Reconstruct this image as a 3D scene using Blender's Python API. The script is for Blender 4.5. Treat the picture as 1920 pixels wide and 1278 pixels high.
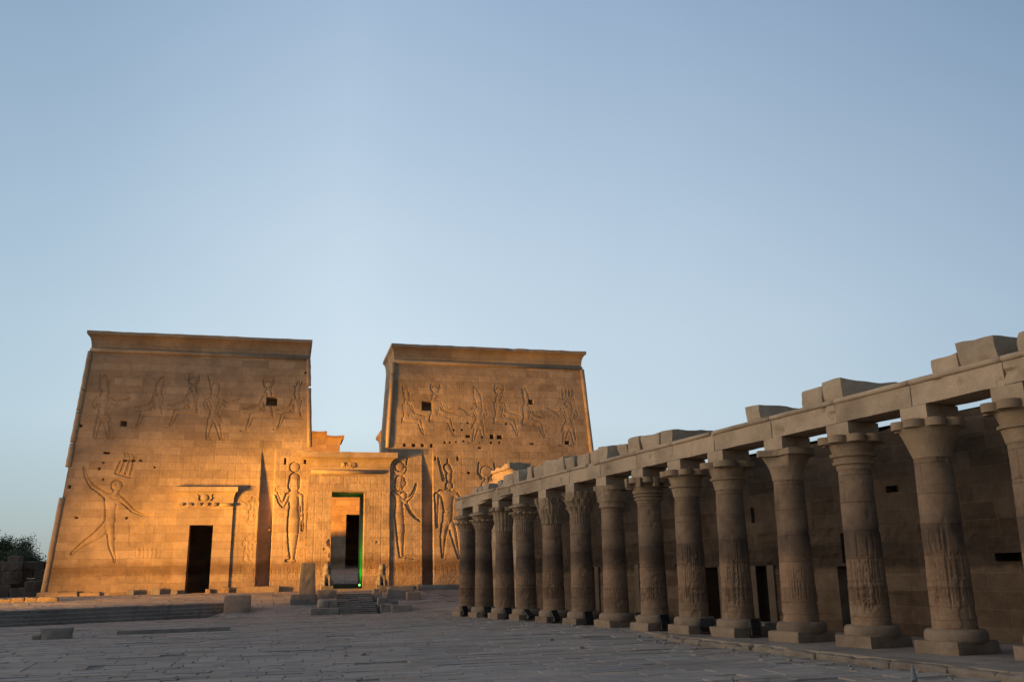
import bpy, bmesh, math, random
import numpy as np
from mathutils import Matrix, Vector

random.seed(11)
RNG = np.random.RandomState(5)
scene = bpy.context.scene
for o in list(bpy.data.objects):
    bpy.data.objects.remove(o)

# ------------------------------------------------------------------ camera
cam_data = bpy.data.cameras.new("camera")
cam_data.sensor_width = 36.0
cam_data.lens = 31.503
cam_data.clip_start = 0.1
cam_data.clip_end = 6000.0
cam = bpy.data.objects.new("camera", cam_data)
scene.collection.objects.link(cam)
PITCH, ROLL = math.radians(14.389), math.radians(-1.0282)
cp, sp, cr, sr = math.cos(PITCH), math.sin(PITCH), math.cos(ROLL), math.sin(ROLL)
fwd = Vector((0, cp, sp)); up0 = Vector((0, -sp, cp)); rt0 = Vector((1, 0, 0))
right = cr * rt0 + sr * up0
upv = -sr * rt0 + cr * up0
M = Matrix((right, upv, -fwd)).transposed().to_4x4()
M.translation = Vector((0, 0, 2.1))
cam.matrix_world = M
scene.camera = cam

# ------------------------------------------------------------------ sky and sun (dusk, sun just down in the west = left)
SUN_EL, SUN_AZ = math.radians(14.0), math.radians(262)      # azimuth clockwise from +Y
def _lin(r, g, b): return tuple(((c / 255 + .055) / 1.055) ** 2.4 for c in (r, g, b))
EL_STOPS = [(0.0, _lin(148, 159, 164)), (.045, _lin(174, 188, 195)), (.10, _lin(199, 213, 220)), (.16, _lin(197, 212, 222)), (.23, _lin(187, 204, 218)), (.31, _lin(170, 190, 209)), (.40, _lin(152, 174, 199)), (1.0, _lin(120, 146, 180))]
AZ_STOPS = [(0.0, (.34, .36, .38)), (.18, (.60, .57, .53)), (.27, (1.0, .93, .84)), (.38, (.60, .66, .70)), (.42, (.70, .76, .80)), (.47, (1, 1, 1)), (.53, (.84, .86, .89)), (.60, (.46, .52, .60)), (.72, (.33, .38, .46)), (1.0, (.34, .36, .38))]
world = bpy.data.worlds.new("World")
scene.world = world
world.use_nodes = True
wt = world.node_tree
wt.nodes.clear()
w_out = wt.nodes.new("ShaderNodeOutputWorld")
w_bg = wt.nodes.new("ShaderNodeBackground")
sky = wt.nodes.new("ShaderNodeTexSky")
sky.sky_type = 'NISHITA'
sky.sun_disc = False
sky.sun_elevation = SUN_EL
sky.sun_rotation = SUN_AZ
sky.altitude = 100
sky.air_density = 1.0
sky.dust_density = 1.0
sky.ozone_density = 1.0
# dusk gradient by direction: pale above the north-western horizon, bluer overhead, dim in the east and south
def _wr(fac, stops):
    r = wt.nodes.new("ShaderNodeValToRGB"); e = r.color_ramp.elements
    e[0].position, e[0].color = stops[0][0], (*stops[0][1], 1)
    e[1].position, e[1].color = stops[-1][0], (*stops[-1][1], 1)
    for p_, c_ in stops[1:-1]:
        k_ = e.new(p_); k_.color = (*c_, 1)
    wt.links.new(fac, r.inputs[0]); return r.outputs[0]
def _wm(op, a_, b_=None):
    m_ = wt.nodes.new("ShaderNodeMath"); m_.operation = op
    for i_, v_ in enumerate((a_, b_)):
        if v_ is None: continue
        if isinstance(v_, (int, float)): m_.inputs[i_].default_value = v_
        else: wt.links.new(v_, m_.inputs[i_])
    return m_.outputs[0]
def _wx(blend, fac, a_, b_):
    m_ = wt.nodes.new("ShaderNodeMix"); m_.data_type = 'RGBA'; m_.blend_type = blend
    m_.inputs[0].default_value = fac
    wt.links.new(a_, m_.inputs[6]); wt.links.new(b_, m_.inputs[7]); return m_.outputs[2]
w_tc = wt.nodes.new("ShaderNodeTexCoord")
w_sep = wt.nodes.new("ShaderNodeSeparateXYZ"); wt.links.new(w_tc.outputs['Generated'], w_sep.inputs[0])
w_el = _wm('DIVIDE', _wm('ARCSINE', w_sep.outputs[2]), math.pi / 2)            # 0 at the horizon, 1 overhead
w_az = _wm('ADD', _wm('DIVIDE', _wm('ARCTAN2', w_sep.outputs[0], w_sep.outputs[1]), 2 * math.pi), .5)   # .5 = straight ahead
el_col = _wr(w_el, EL_STOPS)
az_col = _wr(w_az, AZ_STOPS)
w_cl = wt.nodes.new("ShaderNodeTexNoise"); w_cl.inputs['Scale'].default_value = 2.2; w_cl.inputs['Detail'].default_value = 3
wt.links.new(w_tc.outputs['Generated'], w_cl.inputs['Vector'])
haze = _wr(w_cl.outputs[0], [(.35, (.96, .97, .98)), (.65, (1.04, 1.03, 1.02))])
grad = _wx('MULTIPLY', 1.0, _wx('MULTIPLY', 1.0, el_col, az_col), haze)
bg2 = wt.nodes.new("ShaderNodeBackground"); wt.links.new(grad, bg2.inputs[0]); bg2.inputs[1].default_value = 1.0
wt.links.new(sky.outputs[0], w_bg.inputs[0])
w_bg.inputs[1].default_value = 0.05 * 0.7
w_add = wt.nodes.new("ShaderNodeAddShader")
wt.links.new(w_bg.outputs[0], w_add.inputs[0]); wt.links.new(bg2.outputs[0], w_add.inputs[1])
wt.links.new(w_add.outputs[0], w_out.inputs[0])

sun_data = bpy.data.lights.new("sun", 'SUN')
sun_data.energy = 1.0
sun_data.angle = math.radians(40)
sun_data.color = (1.0, 0.82, 0.62)
sun = bpy.data.objects.new("sun", sun_data)
scene.collection.objects.link(sun)
sd = Vector((math.sin(SUN_AZ) * math.cos(SUN_EL), math.cos(SUN_AZ) * math.cos(SUN_EL), math.sin(SUN_EL)))
sun.rotation_euler = (-sd).to_track_quat('-Z', 'Y').to_euler()
sun.location = (-40, -10, 30)

scene.view_settings.view_transform = 'Standard'
scene.view_settings.look = 'None'
scene.view_settings.gamma = 1.0
scene.view_settings.exposure = 0.0
scene.render.resolution_x = 1024
scene.render.resolution_y = 681

# ------------------------------------------------------------------ frames of reference (metres)
PO = np.array([-30.906, 63.0, 0.0])                      # left end of the pylon's top edge, on the ground
PE = np.array([0.96974, 0.24417, 0.0])                   # along the facade, to the right
PN = np.array([0.24417, -0.96974, 0.0])                  # out of the facade, towards the court
P_ANG = math.atan2(PE[1], PE[0])
CO = np.array([3.4192, 34.7876, 0.0])                    # colonnade origin (plinth corner of the seventh column)
CD = np.array([-0.40369, 0.91490, 0.0])                  # along the colonnade, away from the camera
CN = np.array([0.91490, 0.40369, 0.0])                   # to the right, towards the back wall
C_ANG = math.atan2(CD[1], CD[0])
CSL = -0.010                                             # fall of the court along the colonnade

def PW(u, v, z):
    return PO + u * PE + v * PN + np.array([0, 0, z])

def CW(t, n, z):
    return CO + t * CD + n * CN + np.array([0, 0, z + CSL * t])

def to_uv(X):
    d = X - PO
    return d @ PE, d @ PN

def to_tn(X):
    d = X - CO
    return d @ CD, d @ CN

# ------------------------------------------------------------------ noise
def _hash(ix, iy, iz, s):
    h = (ix * 374761393 + iy * 668265263 + iz * 2147483647 + s * 1274126177) & 0xffffffff
    h = ((h ^ (h >> 13)) * 1274126177) & 0xffffffff
    h = (h ^ (h >> 16)) & 0xffffffff
    return h / 4294967295.0

def vnoise(P, scale=1.0, seed=0):
    P = np.asarray(P, float) * scale
    I = np.floor(P).astype(np.int64)
    f = P - I
    f = f * f * (3 - 2 * f)
    r = np.zeros(len(P))
    for dx in (0, 1):
        wx = f[:, 0] if dx else 1 - f[:, 0]
        for dy in (0, 1):
            wy = f[:, 1] if dy else 1 - f[:, 1]
            for dz in (0, 1):
                wz = f[:, 2] if dz else 1 - f[:, 2]
                r += wx * wy * wz * _hash(I[:, 0] + dx, I[:, 1] + dy, I[:, 2] + dz, seed)
    return r * 2 - 1

def fbm(P, scale, seed=0, octs=3):
    r = 0; a = 1
    for k in range(octs):
        r = r + a * vnoise(P, scale * 2 ** k, seed + k * 17)
        a *= 0.5
    return r

# ------------------------------------------------------------------ mesh builder (world coordinates)
class MB:
    def __init__(self):
        self.V = []; self.F = []; self.n = 0

    def add(self, V, F):
        V = np.asarray(V, float)
        off = self.n
        self.V.append(V)
        self.F.extend([tuple(i + off for i in f) for f in F])
        self.n += len(V)
        return self

    def box(self, c, size, axes, lean=None):
        ax = np.array(axes)
        s = np.array(size) / 2.0
        V = []
        for k in range(8):
            sg = np.array([1 if k & 1 else -1, 1 if k & 2 else -1, 1 if k & 4 else -1]) * s
            V.append(np.array(c) + sg @ ax)
        F = [(0, 2, 3, 1), (4, 5, 7, 6), (0, 1, 5, 4), (2, 6, 7, 3), (0, 4, 6, 2), (1, 3, 7, 5)]
        return self.add(V, F)

    def rock(self, c, size, axes, n=6, rnd=0.04, amp=0.02, nscale=2.5, seed=0, taper=0.0, shear=0.0):
        """a worn, slightly rounded block"""
        ax = np.array(axes); half = np.array(size) / 2.0
        V, F = cube_grid(n, half)
        inner = np.clip(V, -(half - rnd), half - rnd)
        d = V - inner
        L = np.linalg.norm(d, axis=1, keepdims=True)
        N = d / np.maximum(L, 1e-9)
        V = inner + N * np.minimum(L, rnd) if rnd > 0 else V
        k = 1 - taper * (V[:, 2] + half[2]) / (2 * half[2])
        V = V * np.stack([k, k, np.ones_like(k)], 1)
        V[:, 0] += shear * V[:, 2]
        W = np.array(c) + V @ ax
        D = fbm(W, nscale, seed, 3)[:, None] * amp
        Dv = np.stack([fbm(W, nscale, seed + 5, 2), fbm(W, nscale, seed + 9, 2), fbm(W, nscale, seed + 14, 2)], 1) * amp * .6
        W = W + D * ((V / np.maximum(np.linalg.norm(V, axis=1, keepdims=True), 1e-6)) @ ax) + Dv
        return self.add(W, F)

    def tube(self, pts, rad, n=12, cap=True):
        pts = [np.array(p, float) for p in pts]
        if np.isscalar(rad): rad = [rad] * len(pts)
        rings = []
        for i, p in enumerate(pts):
            a = pts[max(i - 1, 0)]; b = pts[min(i + 1, len(pts) - 1)]
            t = (b - a) / max(np.linalg.norm(b - a), 1e-9)
            h = np.array([0, 0, 1.0]) if abs(t[2]) < .9 else np.array([1.0, 0, 0])
            x = np.cross(h, t); x /= np.linalg.norm(x); y = np.cross(t, x)
            rings.append([p + rad[i] * (math.cos(2 * math.pi * k / n) * x + math.sin(2 * math.pi * k / n) * y) for k in range(n)])
        V = [v for r in rings for v in r]
        F = []
        for i in range(len(pts) - 1):
            for k in range(n):
                F.append((i * n + k, i * n + (k + 1) % n, (i + 1) * n + (k + 1) % n, (i + 1) * n + k))
        if cap:
            F.append(tuple(range(n))[::-1]); F.append(tuple((len(pts) - 1) * n + k for k in range(n)))
        return self.add(V, F)

    def lathe(self, c, prof, n=32):
        V = []; F = []
        for (r, z) in prof:
            for k in range(n):
                a = 2 * math.pi * k / n
                V.append(np.array(c) + np.array([r * math.cos(a), r * math.sin(a), z]))
        for i in range(len(prof) - 1):
            for k in range(n):
                F.append((i * n + k, i * n + (k + 1) % n, (i + 1) * n + (k + 1) % n, (i + 1) * n + k))
        F.append(tuple(range(n))[::-1]); F.append(tuple((len(prof) - 1) * n + k for k in range(n)))
        return self.add(V, F)

    def ball(self, c, r, axes=((1, 0, 0), (0, 1, 0), (0, 0, 1)), nu=16, nv=10):
        r = np.array(r) if not np.isscalar(r) else np.array([r, r, r])
        ax = np.array(axes); V = []; F = []
        for i in range(nv + 1):
            th = math.pi * i / nv
            for k in range(nu):
                a = 2 * math.pi * k / nu
                V.append(np.array(c) + (r * np.array([math.sin(th) * math.cos(a), math.sin(th) * math.sin(a), math.cos(th)])) @ ax)
        for i in range(nv):
            for k in range(nu):
                F.append((i * nu + k, (i + 1) * nu + k, (i + 1) * nu + (k + 1) % nu, i * nu + (k + 1) % nu))
        return self.add(V, F)

    def verts(self):
        return np.concatenate(self.V) if self.V else np.zeros((0, 3))

_cg = {}
def cube_grid(n, half):
    """closed box with each face cut in a grid about n cells along the longest side"""
    cell = max(half) * 2 / n
    ns = [max(3, int(round(2 * h / cell))) for h in half]
    key = {}
    V = []; F = []
    def vid(i, j, k):
        q = (i, j, k)
        if q not in key:
            key[q] = len(V)
            V.append([(-1 + 2 * a / m) * h for a, m, h in zip(q, ns, half)])
        return key[q]
    a, b, c = ns
    for i in range(a):
        for j in range(b):
            F.append((vid(i, j, 0), vid(i, j + 1, 0), vid(i + 1, j + 1, 0), vid(i + 1, j, 0)))
            F.append((vid(i, j, c), vid(i + 1, j, c), vid(i + 1, j + 1, c), vid(i, j + 1, c)))
    for i in range(a):
        for k in range(c):
            F.append((vid(i, 0, k), vid(i + 1, 0, k), vid(i + 1, 0, k + 1), vid(i, 0, k + 1)))
            F.append((vid(i, b, k), vid(i, b, k + 1), vid(i + 1, b, k + 1), vid(i + 1, b, k)))
    for j in range(b):
        for k in range(c):
            F.append((vid(0, j, k), vid(0, j, k + 1), vid(0, j + 1, k + 1), vid(0, j + 1, k)))
            F.append((vid(a, j, k), vid(a, j + 1, k), vid(a, j + 1, k + 1), vid(a, j, k + 1)))
    return np.array(V), F

COL = scene.collection

def empty(name, loc, ang=0.0):
    o = bpy.data.objects.new(name, None)
    o.empty_display_size = 0.2
    o.location = tuple(loc)
    o.rotation_euler = (0, 0, ang)
    COL.objects.link(o)
    return o

def tag(o, label=None, cat=None, group=None, kind=None):
    if label: o["label"] = label
    if cat: o["category"] = cat
    if group: o["group"] = group
    if kind: o["kind"] = kind
    return o

def _mesh(name, V, F, smooth):
    me = bpy.data.meshes.new(name)
    if isinstance(F, np.ndarray):
        nf = len(F); k = F.shape[1]
        me.vertices.add(len(V)); me.vertices.foreach_set("co", np.asarray(V, np.float32).ravel())
        me.loops.add(nf * k); me.loops.foreach_set("vertex_index", F.astype(np.int32).ravel())
        me.polygons.add(nf)
        me.polygons.foreach_set("loop_start", np.arange(0, nf * k, k, dtype=np.int32))
        me.polygons.foreach_set("loop_total", np.full(nf, k, dtype=np.int32))
        me.update(calc_edges=True); me.validate()
    else:
        me.from_pydata([tuple(v) for v in V], [], F)
        me.update()
    if smooth:
        me.polygons.foreach_set("use_smooth", np.ones(len(me.polygons), bool))
    return me

def put(name, mb, mat, parent=None, loc=None, ang=0.0, smooth=False, auto=None):
    """link one mesh; vertices come in world coordinates"""
    if isinstance(mb, MB): V, F = mb.verts(), mb.F
    else: V, F = mb
    V = np.asarray(V, float)
    o = None
    if parent is not None:
        chain = []
        p = parent
        while p: chain.append(p); p = p.parent
        W = V
        for p in reversed(chain):
            W = W - np.array(p.location)
            a = p.rotation_euler.z
            ca, sa = math.cos(a), math.sin(a)
            W = np.stack([W[:, 0] * ca + W[:, 1] * sa, -W[:, 0] * sa + W[:, 1] * ca, W[:, 2]], 1)
        me = _mesh(name, W, F, smooth)
        o = bpy.data.objects.new(name, me)
        o.parent = parent
    else:
        if loc is None:
            loc = [(V[:, 0].min() + V[:, 0].max()) / 2, (V[:, 1].min() + V[:, 1].max()) / 2, V[:, 2].min()]
        W = V - np.array(loc)
        ca, sa = math.cos(ang), math.sin(ang)
        W = np.stack([W[:, 0] * ca + W[:, 1] * sa, -W[:, 0] * sa + W[:, 1] * ca, W[:, 2]], 1)
        me = _mesh(name, W, F, smooth)
        o = bpy.data.objects.new(name, me)
        o.location = tuple(loc); o.rotation_euler = (0, 0, ang)
    if mat: me.materials.append(mat)
    COL.objects.link(o)
    if auto:
        m = o.modifiers.new("bevel", 'BEVEL'); m.width = auto; m.segments = 2; m.limit_method = 'ANGLE'
    return o

PAX = (PE, PN, np.array([0, 0, 1.0]))
CAX = (CD, CN, np.array([0, 0, 1.0]))

# ------------------------------------------------------------------ materials
class NT:
    def __init__(self, name):
        self.m = bpy.data.materials.new(name); self.m.use_nodes = True
        self.t = self.m.node_tree; self.t.nodes.clear()
        self.out = self.t.nodes.new("ShaderNodeOutputMaterial")
        self.b = self.t.nodes.new("ShaderNodeBsdfPrincipled")
        self.t.links.new(self.b.outputs[0], self.out.inputs[0])
    def n(self, kind, **k):
        x = self.t.nodes.new(kind)
        for a, v in k.items(): setattr(x, a, v)
        return x
    def l(self, a, b): self.t.links.new(a, b)
    def math(self, op, a, b=None, clamp=False):
        x = self.n("ShaderNodeMath", operation=op, use_clamp=clamp)
        for i, v in enumerate((a, b)):
            if v is None: continue
            if isinstance(v, (int, float)): x.inputs[i].default_value = v
            else: self.l(v, x.inputs[i])
        return x.outputs[0]
    def mix(self, fac, a, b, blend='MIX'):
        x = self.n("ShaderNodeMix", data_type='RGBA', blend_type=blend)
        for s, v in ((x.inputs[0], fac), (x.inputs[6], a), (x.inputs[7], b)):
            if isinstance(v, (int, float)): s.default_value = v
            elif isinstance(v, tuple): s.default_value = (*v, 1)
            else: self.l(v, s)
        return x.outputs[2]
    def noise(self, vec, scale, detail=4, rough=.55):
        x = self.n("ShaderNodeTexNoise"); x.inputs['Scale'].default_value = scale
        x.inputs['Detail'].default_value = detail; x.inputs['Roughness'].default_value = rough
        if vec is not None: self.l(vec, x.inputs['Vector'])
        return x.outputs[0]
    def ramp(self, fac, stops):
        x = self.n("ShaderNodeValToRGB"); e = x.color_ramp.elements
        e[0].position, e[0].color = stops[0][0], (*stops[0][1], 1)
        e[1].position, e[1].color = stops[-1][0], (*stops[-1][1], 1)
        for p, c in stops[1:-1]:
            q = e.new(p); q.color = (*c, 1)
        self.l(fac, x.inputs[0]); return x.outputs[0]

def stone(name, ca, cb, brick=None, axis='XZ', bump=0.5, stain=None, mortar=0.72, blotch=0.35, offs=(0, 0), rough=0.92, grain=1.0, patches=None, stretch=None, slab=False):
    q = NT(name)
    tc = q.n("ShaderNodeTexCoord")
    P = tc.outputs['Object']
    if stretch:
        mp = q.n('ShaderNodeMapping'); mp.inputs['Scale'].default_value = stretch; q.l(P, mp.inputs[0]); P = mp.outputs[0]
    sep = q.n("ShaderNodeSeparateXYZ"); q.l(P, sep.inputs[0])
    X, Y, Zc = sep.outputs
    oi = q.n("ShaderNodeObjectInfo")          # every stone its own patch of the noise
    vm = q.n("ShaderNodeVectorMath", operation='MULTIPLY_ADD')
    vm.inputs[1].default_value = (1, 1, 1)
    cb3 = q.n("ShaderNodeCombineXYZ")
    for i_, k_ in enumerate((41.0, 67.0, 23.0)): q.l(q.math('MULTIPLY', oi.outputs['Random'], k_), cb3.inputs[i_])
    q.l(P, vm.inputs[0]); q.l(cb3.outputs[0], vm.inputs[2])
    P = vm.outputs[0]
    big = q.noise(P, 0.55, 5, .6)
    mid = q.noise(P, 3.2, 6, .65)
    fine = q.noise(P, 26.0 * grain, 4, .7)
    col = q.mix(q.ramp(mid, [(.3, (0, 0, 0)), (.7, (1, 1, 1))]), ca, cb)
    height = q.math('ADD', q.math('MULTIPLY', mid, .6), q.math('MULTIPLY', fine, .35))
    if brick:
        cmb = q.n("ShaderNodeCombineXYZ")
        a, b = {'XZ': (X, Zc), 'YZ': (Y, Zc), 'XY': (X, Y)}[axis]
        wob = q.math('MULTIPLY', q.math('SUBTRACT', q.noise(P, 1.3, 2), .5), 0.07)
        q.l(q.math('ADD', q.math('ADD', a, offs[0]), wob), cmb.inputs[0]); q.l(q.math('ADD', q.math('ADD', b, offs[1]), wob), cmb.inputs[1])
        bt = q.n("ShaderNodeTexBrick")
        bt.offset = 0.43; bt.squash = 1.25; bt.squash_frequency = 3
        q.l(cmb.outputs[0], bt.inputs['Vector'])
        bt.inputs['Scale'].default_value = 1.0
        bt.inputs['Brick Width'].default_value = brick[0]
        bt.inputs['Row Height'].default_value = brick[1]
        bt.inputs['Mortar Size'].default_value = brick[2]
        bt.inputs['Mortar Smooth'].default_value = .6
        t = brick[3]
        bt.inputs['Color1'].default_value = (1 - t, 1 - t * 1.1, 1 - t * 1.15, 1)
        bt.inputs['Color2'].default_value = (1 + t * .35, 1 + t * .3, 1 + t * .25, 1)
        bt.inputs['Mortar'].default_value = (mortar, mortar, mortar, 1)
        col = q.mix(1.0, col, bt.outputs['Color'], 'MULTIPLY')
        height = q.math('SUBTRACT', height, q.math('MULTIPLY', bt.outputs['Fac'], .5 if mortar < 1 else 0.2))
    bl = q.ramp(big, [(.3, (1 - blotch,) * 3), (.55, (1, 1, 1)), (.75, (1 + blotch * .3, 1 + blotch * .22, 1 + blotch * .12))])
    col = q.mix(1.0, col, bl, 'MULTIPLY')
    col = q.mix(0.55, col, q.ramp(fine, [(.25, (.72, .72, .72)), (.7, (1.18, 1.18, 1.18))]), 'MULTIPLY')
    if stain:
        zz = q.math('ADD', Zc, q.math('MULTIPLY', q.math('SUBTRACT', q.noise(P, .9, 4, .6), .5), stain[2]))
        for i in range(3, len(stain)):
            pass
        fac = q.math('DIVIDE', q.math('SUBTRACT', zz, stain[0]), stain[1] - stain[0], True)
        tint = q.ramp(fac, stain[3])
        col = q.mix(1.0, col, tint, 'MULTIPLY')
    if patches:
        pn = q.noise(P, patches[0], 3, .5)
        col = q.mix(q.ramp(pn, [(patches[1], (0, 0, 0)), (patches[1] + .04, (1, 1, 1))]), col, q.mix(1.0, col, patches[2], 'MULTIPLY'))
    if slab:
        at = q.n('ShaderNodeAttribute'); at.attribute_name = 'slab_tint'
        col = q.mix(1.0, col, at.outputs['Color'], 'MULTIPLY')
    q.l(col, q.b.inputs['Base Color'])
    q.b.inputs['Roughness'].default_value = rough
    q.b.inputs['Specular IOR Level'].default_value = .15
    bp = q.n("ShaderNodeBump"); bp.inputs['Strength'].default_value = bump; bp.inputs['Distance'].default_value = .06
    q.l(height, bp.inputs['Height']); q.l(bp.outputs[0], q.b.inputs['Normal'])
    return q.m

def plain(name, c, rough=.6, metal=0.0, emit=None, es=1.0, spec=.3):
    q = NT(name)
    tc = q.n("ShaderNodeTexCoord")
    nz = q.noise(tc.outputs['Object'], 9, 4)
    q.l(q.mix(.5, c, q.ramp(nz, [(.3, tuple(x * .6 for x in c)), (.7, tuple(min(1, x * 1.25) for x in c))])), q.b.inputs['Base Color'])
    q.b.inputs['Roughness'].default_value = rough
    q.b.inputs['Metallic'].default_value = metal
    q.b.inputs['Specular IOR Level'].default_value = spec
    if emit:
        q.b.inputs['Emission Color'].default_value = (*emit, 1); q.b.inputs['Emission Strength'].default_value = es
    return q.m

PYL = stone("pylon_sandstone", (.43, .30, .19), (.50, .36, .235), brick=(1.55, .56, .008, .22), bump=.6, mortar=.72, blotch=.32,
            stain=(.9, 4.2, 1.0, [(0, (.92, .9, .9)), (.15, (.98, .96, .95)), (.3, (.66, .60, .56)), (.42, (.72, .66, .62)), (.52, (1, 1, 1)), (1, (1, 1, 1))]))
PYLC = stone("pylon_cornice_stone", (.40, .29, .19), (.48, .35, .235), brick=(2.3, 1.3, .012, .14), bump=.5, mortar=.6, blotch=.3)
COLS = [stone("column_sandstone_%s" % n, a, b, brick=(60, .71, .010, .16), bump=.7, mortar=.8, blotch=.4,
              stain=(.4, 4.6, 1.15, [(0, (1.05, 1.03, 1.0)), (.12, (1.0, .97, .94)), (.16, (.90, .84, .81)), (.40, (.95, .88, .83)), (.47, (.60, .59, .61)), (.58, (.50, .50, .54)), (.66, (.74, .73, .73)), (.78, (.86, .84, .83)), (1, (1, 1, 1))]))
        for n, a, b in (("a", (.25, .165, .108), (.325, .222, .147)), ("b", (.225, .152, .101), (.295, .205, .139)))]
CAPM = stone("capital_sandstone", (.30, .205, .13), (.37, .26, .165), bump=.55, blotch=.28)
ARCH = stone("architrave_sandstone", (.42, .302, .203), (.50, .368, .252), bump=.75, blotch=.38)
BLOCK = stone("loose_block_sandstone", (.40, .295, .20), (.48, .355, .245), bump=.7, blotch=.3)
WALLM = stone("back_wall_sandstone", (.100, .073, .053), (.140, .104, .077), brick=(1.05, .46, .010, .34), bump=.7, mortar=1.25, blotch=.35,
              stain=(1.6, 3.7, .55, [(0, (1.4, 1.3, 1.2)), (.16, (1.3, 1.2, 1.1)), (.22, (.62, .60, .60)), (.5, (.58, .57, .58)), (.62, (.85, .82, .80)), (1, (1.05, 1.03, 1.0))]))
PAVE = stone("paving_sandstone", (.305, .25, .207), (.39, .323, .27), bump=.9, blotch=.3, grain=.5, patches=(.5, .62, (.82, .82, .84)), stretch=(.45, 1.6, 1), slab=True)
PAVE2 = stone("walk_sandstone", (.26, .212, .17), (.34, .28, .228), brick=(1.1, .8, .02, .2), axis='XY', bump=.9, blotch=.3, mortar=.8)
GREY = stone("grey_worn_stone", (.25, .215, .18), (.32, .275, .235), bump=.8, blotch=.35)
GRANITE = stone("dark_granite", (.17, .15, .135), (.24, .21, .185), bump=.6, blotch=.3)
RUIN = stone("ruin_sandstone", (.12, .097, .078), (.165, .135, .108), bump=.9, blotch=.45)
SANDM = stone("desert_ground", (.27, .22, .17), (.33, .275, .21), bump=.8, blotch=.3)
BLACK = plain("black_lamp_metal", (.012, .012, .013), rough=.45)
GLASS = plain("dark_lamp_glass", (.02, .022, .025), rough=.08, spec=.6)
FRAMEM = stone("door_frame_stone", (.135, .098, .07), (.18, .132, .096), bump=.55, blotch=.28)
KERBM = stone("kerb_stone", (.19, .15, .115), (.25, .20, .158), bump=.9, blotch=.4)
PLINM = stone("column_foot_stone", (.215, .155, .108), (.275, .20, .142), bump=.75, blotch=.4)
FIGS_L=[('stand', 1.5, 11.73, 3.69, 1, 'double'), ('sit', 5.11, 12.57, 2.98, -1, 'tall'), ('sit', 7.51, 12.61, 3.3, -1, 'disk'), ('stand', 9.11, 11.78, 3.83, 1, 'red'), ('sit', 12.88, 12.49, 3.33, -1, 'disk'), ('sit', 15.0, 12.65, 2.94, -1, 'double')]
FIGS_R=[('sit', 23.46, 12.49, 2.93, 1, 'double'), ('sit', 25.67, 12.49, 3.36, 1, 'disk'), ('stand', 29.15, 11.88, 3.44, -1, 'white'), ('sit', 30.85, 12.49, 3.38, 1, 'disk'), ('sit', 33.15, 12.43, 3.12, 1, 'double'), ('stand', 36.64, 11.74, 3.79, -1, 'plumes'), ('stand', 29.65, 2.9, 6.1, -1, 'disk')]
FIGS_S=[('stand', 12.27, 5.91, 1.78, -1, 'none'), ('stand', 12.0, 3.1, 1.74, 1, 'none')]
SMITE=[[(0.65, 9.64, 0.087), (0.88, 9.03, 0.137), (1.29, 8.4, 0.162), (1.83, 8.06, 0.187), (2.36, 7.7, 0.262)], [(2.63, 7.56, 0.375), (3.01, 7.5, 0.389)], [(2.64, 7.43, 0.469), (2.66, 6.63, 0.361), (2.72, 5.97, 0.373), (2.67, 5.57, 0.31)], [(2.92, 8.44, 0.416)], [(2.93, 7.97, 0.251), (2.86, 7.7, 0.251)], [(3.26, 7.5, 0.214), (3.67, 7.16, 0.189), (4.15, 6.69, 0.151), (4.81, 6.39, 0.107), (5.26, 6.36, 0.076)], [(2.62, 5.71, 0.372), (2.13, 5.12, 0.338), (1.62, 4.73, 0.257), (1.06, 4.29, 0.182), (0.51, 3.78, 0.097)], [(2.72, 5.71, 0.341), (2.88, 4.98, 0.26), (2.95, 4.33, 0.222), (3.2, 3.62, 0.135), (3.3, 3.23, 0.086)], [(2.76, 9.35, 0.088), (3.01, 10.11, 0.089)], [(3.08, 9.32, 0.089), (3.29, 10.18, 0.089)], [(3.43, 9.29, 0.089), (3.63, 10.22, 0.089)], [(3.74, 9.09, 0.076), (3.89, 10.12, 0.09)], [(2.77, 9.28, 0.063), (3.75, 9.02, 0.064)]]
RINGSL=[[(3.37, 10.66, 0.128)], [(3.67, 10.62, 0.128)], [(3.98, 10.44, 0.103)]]
ISISL=[[(15.1, 9.06, 0.404), (15.08, 8.47, 0.46)], [(14.68, 7.8, 0.19), (15.54, 7.8, 0.192)], [(15.1, 7.88, 0.401), (15.12, 6.91, 0.361), (15.15, 6.04, 0.455), (15.15, 5.08, 0.434), (15.13, 4.23, 0.338), (15.17, 3.25, 0.206)], [(14.66, 7.73, 0.209), (14.38, 7.01, 0.17), (14.11, 7.3, 0.142), (13.81, 8.02, 0.123)], [(13.72, 7.88, 0.076), (13.68, 8.85, 0.076)], [(15.62, 7.74, 0.192), (15.7, 6.71, 0.153), (15.81, 5.27, 0.123)], [(14.74, 3.11, 0.093), (15.35, 3.1, 0.131)]]
DISKL=[[(15.09, 9.86, 0.405)]]
HATH=[[(22.92, 8.95, 0.405), (22.82, 8.42, 0.362)], [(23.17, 8.7, 0.237)], [(22.44, 7.94, 0.235), (22.83, 7.59, 0.222), (23.31, 7.32, 0.18), (23.77, 7.73, 0.14), (23.99, 8.15, 0.119), (24.12, 8.64, 0.084)], [(23.17, 7.8, 0.306)], [(22.79, 7.59, 0.319), (22.83, 6.98, 0.318), (22.83, 6.36, 0.4), (22.93, 5.28, 0.357), (22.95, 4.34, 0.287), (23.02, 3.37, 0.204)], [(23.38, 7.18, 0.139), (23.66, 6.57, 0.118), (24.04, 6.15, 0.097), (24.4, 5.88, 0.069)], [(23.02, 3.31, 0.109), (23.97, 3.13, 0.055)], [(23.34, 9.97, 0.056), (23.45, 10.61, 0.042)]]
DISKR=[[(22.85, 10.0, 0.42)]]
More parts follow.
